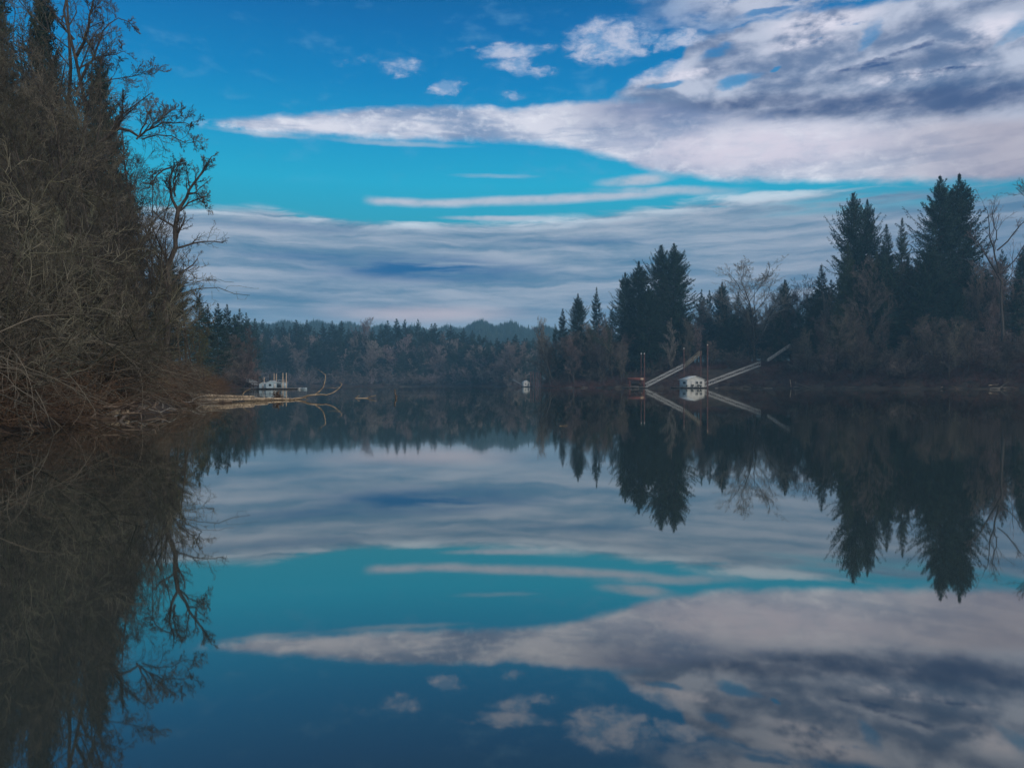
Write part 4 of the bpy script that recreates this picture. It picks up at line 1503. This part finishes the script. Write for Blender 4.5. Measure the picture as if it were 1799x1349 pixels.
# rust red shelter
x0, x1 = gx(1102.5, DR), gx(1129.5, DR)
w = x1 - x0
e = empty('boat_shelter', ((x0 + x1) / 2, DR - 1.2, .51))
tag(e, 'open sided shelter with a rust red flat roof beside the twin piles', 'shelter')
for sx in (-1, 1):
    for sy in (-1, 1):
        Geo().box((sx * (w / 2 - .25), sy * 1.7, 1.35), (.22, .22, 2.7)).build('post', M['rust'], e)
Geo().box((0, 0, 3.20), (w, 4.2, 1.0)).build('roof', M['rust'], e)
Geo().box((0, 1.6, 1.05), (w * .8, .08, .9)).build('back_rail', M['darkwood'], e)
Geo().box((w * .30, -.6, .55), (w * .22, 1.4, 1.1)).build('locker', M['darkwood'], e)
Geo().box((w * .34, -2.13, 3.1), (1.2, .05, .8)).build('sign_board', M['pilewood'], e)


def hull_house(e, w, dep, hw, hr, wall, side, roof, off=.35):
    """gabled house, gable to the viewer; origin at floor centre"""
    g = Geo()
    g.add(np.array([[-w / 2, -dep / 2, 0], [w / 2, -dep / 2, 0], [w / 2, -dep / 2, hw], [0, -dep / 2, hr], [-w / 2, -dep / 2, hw]], float), [[0, 1, 2, 4]])
    g.add(np.array([[-w / 2, -dep / 2, hw], [w / 2, -dep / 2, hw], [0, -dep / 2, hr]], float), [[0, 1, 2]])
    g.add(np.array([[-w / 2, dep / 2, 0], [w / 2, dep / 2, 0], [w / 2, dep / 2, hw], [-w / 2, dep / 2, hw]], float), [[3, 2, 1, 0]])
    g.add(np.array([[-w / 2, dep / 2, hw], [w / 2, dep / 2, hw], [0, dep / 2, hr]], float), [[2, 1, 0]])
    g.build('wall', wall, e)
    Geo().box((-w / 2, 0, hw / 2), (.08, dep - .01, hw)).build('wall', side, e)
    Geo().box((w / 2, 0, hw / 2), (.08, dep - .01, hw)).build('wall', wall, e)
    g = Geo()
    t = .14
    for s in (-1, 1):
        a = np.array([0, 0, hr + .03]); b = np.array([s * (w / 2 + off), 0, hw + .03 - (hr - hw) * off / (w / 2)])
        D0, D1 = np.array([0, -dep / 2 - off, 0]), np.array([0, dep / 2 + off, 0])
        U = np.array([0, 0, t])
        V = np.array([a + D0, b + D0, b + D1, a + D1, a + D0 + U, b + D0 + U, b + D1 + U, a + D1 + U])
        g.add(V, [[0, 1, 2, 3], [7, 6, 5, 4], [0, 4, 5, 1], [1, 5, 6, 2], [2, 6, 7, 3], [3, 7, 4, 0]])
    g.build('roof', roof, e)


# white floating house, turned to show its left wall, where shade is painted pale blue
hx = (gx(1194, DR) + gx(1234, DR)) / 2
e = empty('floating_house', (hx, DR - 1.5, .47), math.radians(16))
tag(e, 'white gabled floating house with a pale roof at the foot of the long gangway', 'house')
w, dep, hw_, hr_ = 7.6, 6.0, 2.9, 4.25
hull_house(e, w, dep, hw_, hr_, M['white'], M['blue_and_shade_wall'], M['roof'])
yf = -dep / 2
o = Geo().box((-1.75, yf - .03, 1.05), (.95, .06, 2.1)).build('door', M['white'], e)
Geo().box((-1.75, yf - .07, 1.05), (.12, .03, 1.6)).build('door_panel', M['pilewood'], o)
for cxw in (.15, .75, 1.95, 2.55):
    wd = Geo().box((cxw, yf - .03, 1.75), (.5, .06, 1.15)).build('window', M['white'], e)
    Geo().box((cxw, yf - .07, 1.75), (.38, .03, 1.0)).build('pane', M['glass'], wd)
Geo().box((-w / 2 - .05, -.8, 1.7), (.04, 2.2, 1.0)).build('window', M['glass'], e)
for k in range(8):
    Geo().box((-w / 2 + .45 + k * (w - .9) / 7, yf - 1.3, .5), (.07, .07, 1.0)).build('railing_post', M['white'], e)
Geo().box((0, yf - 1.3, 1.03), (w - .8, .06, .07)).build('handrail', M['white'], e)
# potted shrubs on the deck
rp = np.random.default_rng(50)
for i, (pxp, s_) in enumerate(((1207, .5), (1216.5, .8), (1227, .75), (1231, .5))):
    x = gx(pxp, DR - 5.2)
    e = empty('potted_shrub', (x, DR - 5.2, .46))
    tag(e, ['small dark potted shrub beside the house door', 'largest dark potted shrub below the left window pair', 'dark potted shrub below the right window pair', 'smallest potted shrub at the right corner of the white house'][i],
        'plant', 'potted shrubs on the house deck')
    Geo().tube([(0, 0, 0), (0, 0, .35)], [.18, .26], 10).build('pot', M['darkwood'], e)
    C = rp.normal(size=(160, 3)) * np.array([.28, .28, .25]) * s_ + np.array([0, 0, .35 + .4 * s_])
    Geo().add(*leaf_quads(C, nrm(rp.normal(size=C.shape)), np.full(160, .26), np.full(160, .08), rp)).build('foliage', M['fir'], e)

# posts standing in shallow water at the right
for px, yt, bend, lb in ((1388, 667, .6, 'leaning grey post in the shallows right of the long gangway'), (1398, 671, 0.0, 'upright grey post beside the leaning one in the shallows')):
    d = 290
    e = empty('post', (gx(px, d) + bend, d, -.6))
    tag(e, lb, 'post', 'posts in the right shallows')
    Geo().tube([(0, 0, 0), (-bend, 0, gz(yt, d) + .6)], [.17, .13], 8).build('shaft', M['pilewood'], e)
# driftwood along the right bank
GDR = 'driftwood of the right bank'
rr_ = np.random.default_rng(60)
dl = [(1653, 681, 1691, 671.5, .22, 'long bleached log slanting up the right bank'), (1737, 677, 1757, 675, .2, 'short bleached log high on the brush heap of the right bank'),
      (1762, 682, 1812, 680.8, .25, 'dark log lying at the waterline by the right edge')]
for k, (a, ya, b, yb, rad, lb) in enumerate(dl):
    d = shore_front(a) + 1.0
    log('driftwood_log', P(a, ya, d), P(b, yb, d + 1), rad, rad * .7, M['drift'] if k != 2 else M['drift_dark'], lb, 60 + k, cat='log', group=GDR, twist=.3)
for i in range(46):
    px = rr_.uniform(1240, 1800) if i < 34 else rr_.uniform(960, 1240)
    d = shore_front(px) + rr_.uniform(-.8, 1.5)
    a = P(px, HY + 1625 / d - rr_.uniform(0, 2), d)
    ln = rr_.uniform(2, 7)
    an = rr_.normal() * .35
    b = a + np.array([ln * math.cos(an) * rr_.choice([-1, 1]), rr_.uniform(-1, 1), ln * abs(math.sin(an)) * .6])
    log('driftwood_stick', a, b, rr_.uniform(.06, .13), .04, M['palebark'] if rr_.random() > .4 else M['drift_dark'], 'grey driftwood stick on the waterline of the right bank', 80 + i, cat='driftwood', group='driftwood sticks of the right bank', K=5, S=6, twist=.5)

# ---------------- left docks
DL = 217.0
GPL = 'pale piles of the left boat dock'
for px, yt, lb in ((481.5, 656, 'first of the four tall pale piles above the blue boathouse'), (485.5, 656.5, 'second of the four tall pale piles, close to the first'),
                   (497, 655, 'third of the four tall pale piles, left of the railed roof deck'), (503, 655, 'fourth and outermost tall pale pile at the railed roof deck'),
                   (464, 663, 'shorter pale pile at the left of the blue boathouse')):
    pile(px, yt, DL + 2 if px < 490 else DL - 4, .13, M['pilewood'], lb, GPL)
for px, yt in ((445, 660), (453, 657), (459, 664), (474, 657), (436, 664)):
    pile(px, yt, DL + 8, .12, M['darkwood'], 'thin dark pile among the docks behind the driftwood', 'dark piles of the left boat dock')
dock(452, 512, DL - 5, 8.0, .35, 'floating deck under the pale left boathouses', 'docks of the left shore')
dock(420, 456, DL - 1, 4.0, .30, 'low dark dock left of the pale boathouses', 'docks of the left shore')
dock(508, 534, DL + 4, 2.0, .22, 'slim outer dock reaching right from the pale boathouses', 'docks of the left shore')
e = empty('boathouse', (gx(482, DL), DL - 1.5, .42), math.radians(6))
tag(e, 'blue grey boathouse with white door below the pale piles', 'boathouse')
hull_house(e, 2.9, 4.0, 1.45, 2.0, M['blue_and_shade_wall'], M['blue_and_shade_wall'], M['roof'], .12)
Geo().box((.95, -2.03, .65), (.55, .05, 1.3)).build('door', M['white'], e)
Geo().box((-.3, -2.03, .85), (.7, .05, .6)).build('window', M['glass'], e)
e = empty('boathouse', (gx(498, DL), DL - 1.5, .42), 0.0)
tag(e, 'flat roofed boathouse with a white railed roof deck', 'boathouse')
Geo().box((0, 0, .8), (2.4, 3.4, 1.6)).build('wall', M['blue_and_shade_wall'], e)
Geo().box((0, 0, 1.66), (2.7, 3.7, .12)).build('roof', M['white'], e)
for sx in (-1.25, -.4, .4, 1.25):
    Geo().box((sx, -1.75, 1.98), (.08, .08, .52)).build('railing_post', M['white'], e)
Geo().box((0, -1.75, 2.28), (2.6, .09, .09)).build('handrail', M['white'], e)
Geo().box((-.3, -1.73, .75), (1.2, .05, 1.0)).build('window', M['glass'], e)
Geo().box((1.0, -1.73, .8), (.35, .05, 1.4)).build('door', M['white'], e)
e = empty('shed', (gx(466, DL), DL - 1.0, .42))
tag(e, 'low grey shed at the left end of the boathouse row', 'shed')
hull_house(e, 1.9, 2.6, 1.1, 1.5, M['blue_and_shade_wall'], M['blue_and_shade_wall'], M['white'], .1)
Geo().box((.1, -1.33, .55), (.5, .05, 1.0)).build('door', M['white'], e)
# low covered dark dock
e = empty('boat_shelter', (gx(441, DL), DL + 1.0, .36))
tag(e, 'dark low roofed boat shelter left of the boathouse row', 'shelter')
Geo().box((0, 0, 1.5), (5.2, 2.6, .18)).build('roof', M['darkwood'], e)
for sx in (-2.4, 0, 2.4):
    for sy in (-1.1, 1.1):
        Geo().box((sx, sy, .72), (.12, .12, 1.40)).build('post', M['darkwood'], e)
gangway(P(431, 667.5, DL + 14), P(450, 676.5, DL + 3), .9, .8, M['metalrail'], 'pale gangway sloping down to the dark left dock', None, 8)
# skiffs moored at the outer dock


def skiff(x, y, L, rz, m, label):
    e = empty('rowing_boat', (x, y, 0), rz)
    tag(e, label, 'boat', 'small boats at the left dock')
    K = 9
    s = np.linspace(-1, 1, K)
    wd = .55 * np.sqrt(np.clip(1 - np.clip(s, 0, 1) ** 2.4, 0, 1)) + .02
    V, Q = [], []
    for i in range(K):
        for yy, zz in ((-wd[i], .42 + .12 * max(0, s[i])), (-wd[i] * .75, .02), (0, -.08), (wd[i] * .75, .02), (wd[i], .42 + .12 * max(0, s[i]))):
            V.append([s[i] * L / 2, yy, zz])
    for i in range(K - 1):
        for j in range(4):
            Q.append([i * 5 + j, i * 5 + j + 1, (i + 1) * 5 + j + 1, (i + 1) * 5 + j])
    Geo().add(V, Q).add(V[:5], [[0, 1, 3, 4]]).build('hull', m, e)
    Geo().box((-.2, 0, .3), (.25, .95, .05)).build('seat', M['pilewood'], e)


skiff(gx(517, DL), DL + 2.6, 2.6, .1, M['white'], 'small white boat moored at the slim outer dock')
skiff(gx(528, DL), DL + 2.8, 2.4, -.15, M['blue_and_shade_wall'], 'small grey blue boat at the far end of the slim outer dock')

# ---------------- small far boathouse
DF = 506.0
dock(914, 938, DF - 4, 7.0, .4, 'float deck under the small far white boathouse')
e = empty('boathouse', (gx(924, DF), DF, .47), math.radians(14))
tag(e, 'small white gabled boathouse far off at the river bend', 'boathouse')
hull_house(e, 4.3, 4.2, 2.5, 3.9, M['white'], M['white'], M['roof'], .25)
w_ = Geo().box((-.9, -2.13, 1.6), (.9, .05, .8)).build('window', M['glass'], e)
Geo().box((1.0, -2.13, 1.1), (.6, .05, 1.8)).build('door', M['glass'], e)
for px, yt in ((932.5, 653), (937, 652.5), (941.5, 654), (945, 653), (949, 654)):
    pile(px, yt, DF - 3, .30, M['pile'], 'tall brown pile in the row right of the small far boathouse', 'piles of the small far boathouse')
gangway(P(901, 667, DF + 14), P(917, 676, DF + 2), 1.4, .9, M['deck'], 'pale gangway sloping down to the small far boathouse', None, 8)
e = empty('shed', (gx(935.5, DF - 6), DF - 6, .4))
tag(e, 'dark little shed on the dock between the far boathouse and its piles', 'shed')
Geo().box((0, 0, 1.1), (1.9, 2.0, 2.2)).build('wall', M['darkwood'], e)
Geo().box((0, 0, 2.27), (2.3, 2.4, .14)).build('roof', M['darkwood'], e)
# pale logs on the far waterline
for k, (a, b) in enumerate(((702, 724), (790, 797))):
    d = shore_front((a + b) / 2) - 1.5
    log('driftwood_log', P(a, 678.6, d), P(b, 678.9, d), .12, .08, M['palebark'], 'pale log stranded on the waterline of the far shore', 300 + k, cat='log', group='stranded logs of the far shore', K=6)

# ------------------------------------------------------------------ haze
g = Geo().box((0, 1400, 0), (9000, 5200, 2))
hb = g.mesh('haze')
co = np.array([v.co[:] for v in hb.vertices])
co[:, 2] = np.where(co[:, 2] > 0, 152.0, -4.0)
co[:, 1] = np.where(co[:, 1] > 1400, 1850.0, -700.0)
co[:, 0] = np.where(co[:, 0] > 0, 2400.0, -2400.0)
hb.vertices.foreach_set('co', co.ravel())
hm = bpy.data.materials.new('haze')
hm.use_nodes = True
nt = hm.node_tree
nt.nodes.clear()
pv = nt.nodes.new('ShaderNodeVolumePrincipled')
pv.inputs['Color'].default_value = (.30, .68, 1.0, 1)
pv.inputs['Density'].default_value = .00037
out = nt.nodes.new('ShaderNodeOutputMaterial')
nt.links.new(pv.outputs[0], out.inputs['Volume'])
o = link('haze', hb, hm)
tag(o, 'thin blue winter haze over the river', 'haze', kind='stuff')

# ------------------------------------------------------------------ sun, camera, view
s = bpy.data.lights.new('sun', 'SUN')
s.energy = 1.6
s.angle = math.radians(12)
s.color = (1.0, .90, .78)
so = bpy.data.objects.new('sun', s)
COL.objects.link(so)
# sun stands behind the camera to the right
el, az = math.radians(24), math.radians(135)
dirv = Vector((math.sin(az) * math.cos(el), math.cos(az) * math.cos(el), math.sin(el)))
so.rotation_euler = dirv.to_track_quat('Z', 'Y').to_euler()

cam = bpy.data.cameras.new('camera')
cam.sensor_width = 36
cam.lens = 36 * F / 1799
cam.shift_y = (HY - 674.5) / 1799
cam.clip_end = 20000
co_ = bpy.data.objects.new('camera', cam)
COL.objects.link(co_)
co_.location = (0, 0, CAMZ)
co_.rotation_euler = (math.radians(90), 0, 0)
sc.camera = co_
sc.view_settings.view_transform = 'Standard'
sc.view_settings.look = 'None'
sc.view_settings.exposure = 0
sc.view_settings.gamma = 1
sc.cycles.max_bounces = 6
sc.cycles.diffuse_bounces = 2
sc.cycles.glossy_bounces = 3
sc.cycles.volume_bounces = 0
sc.cycles.use_denoising = True
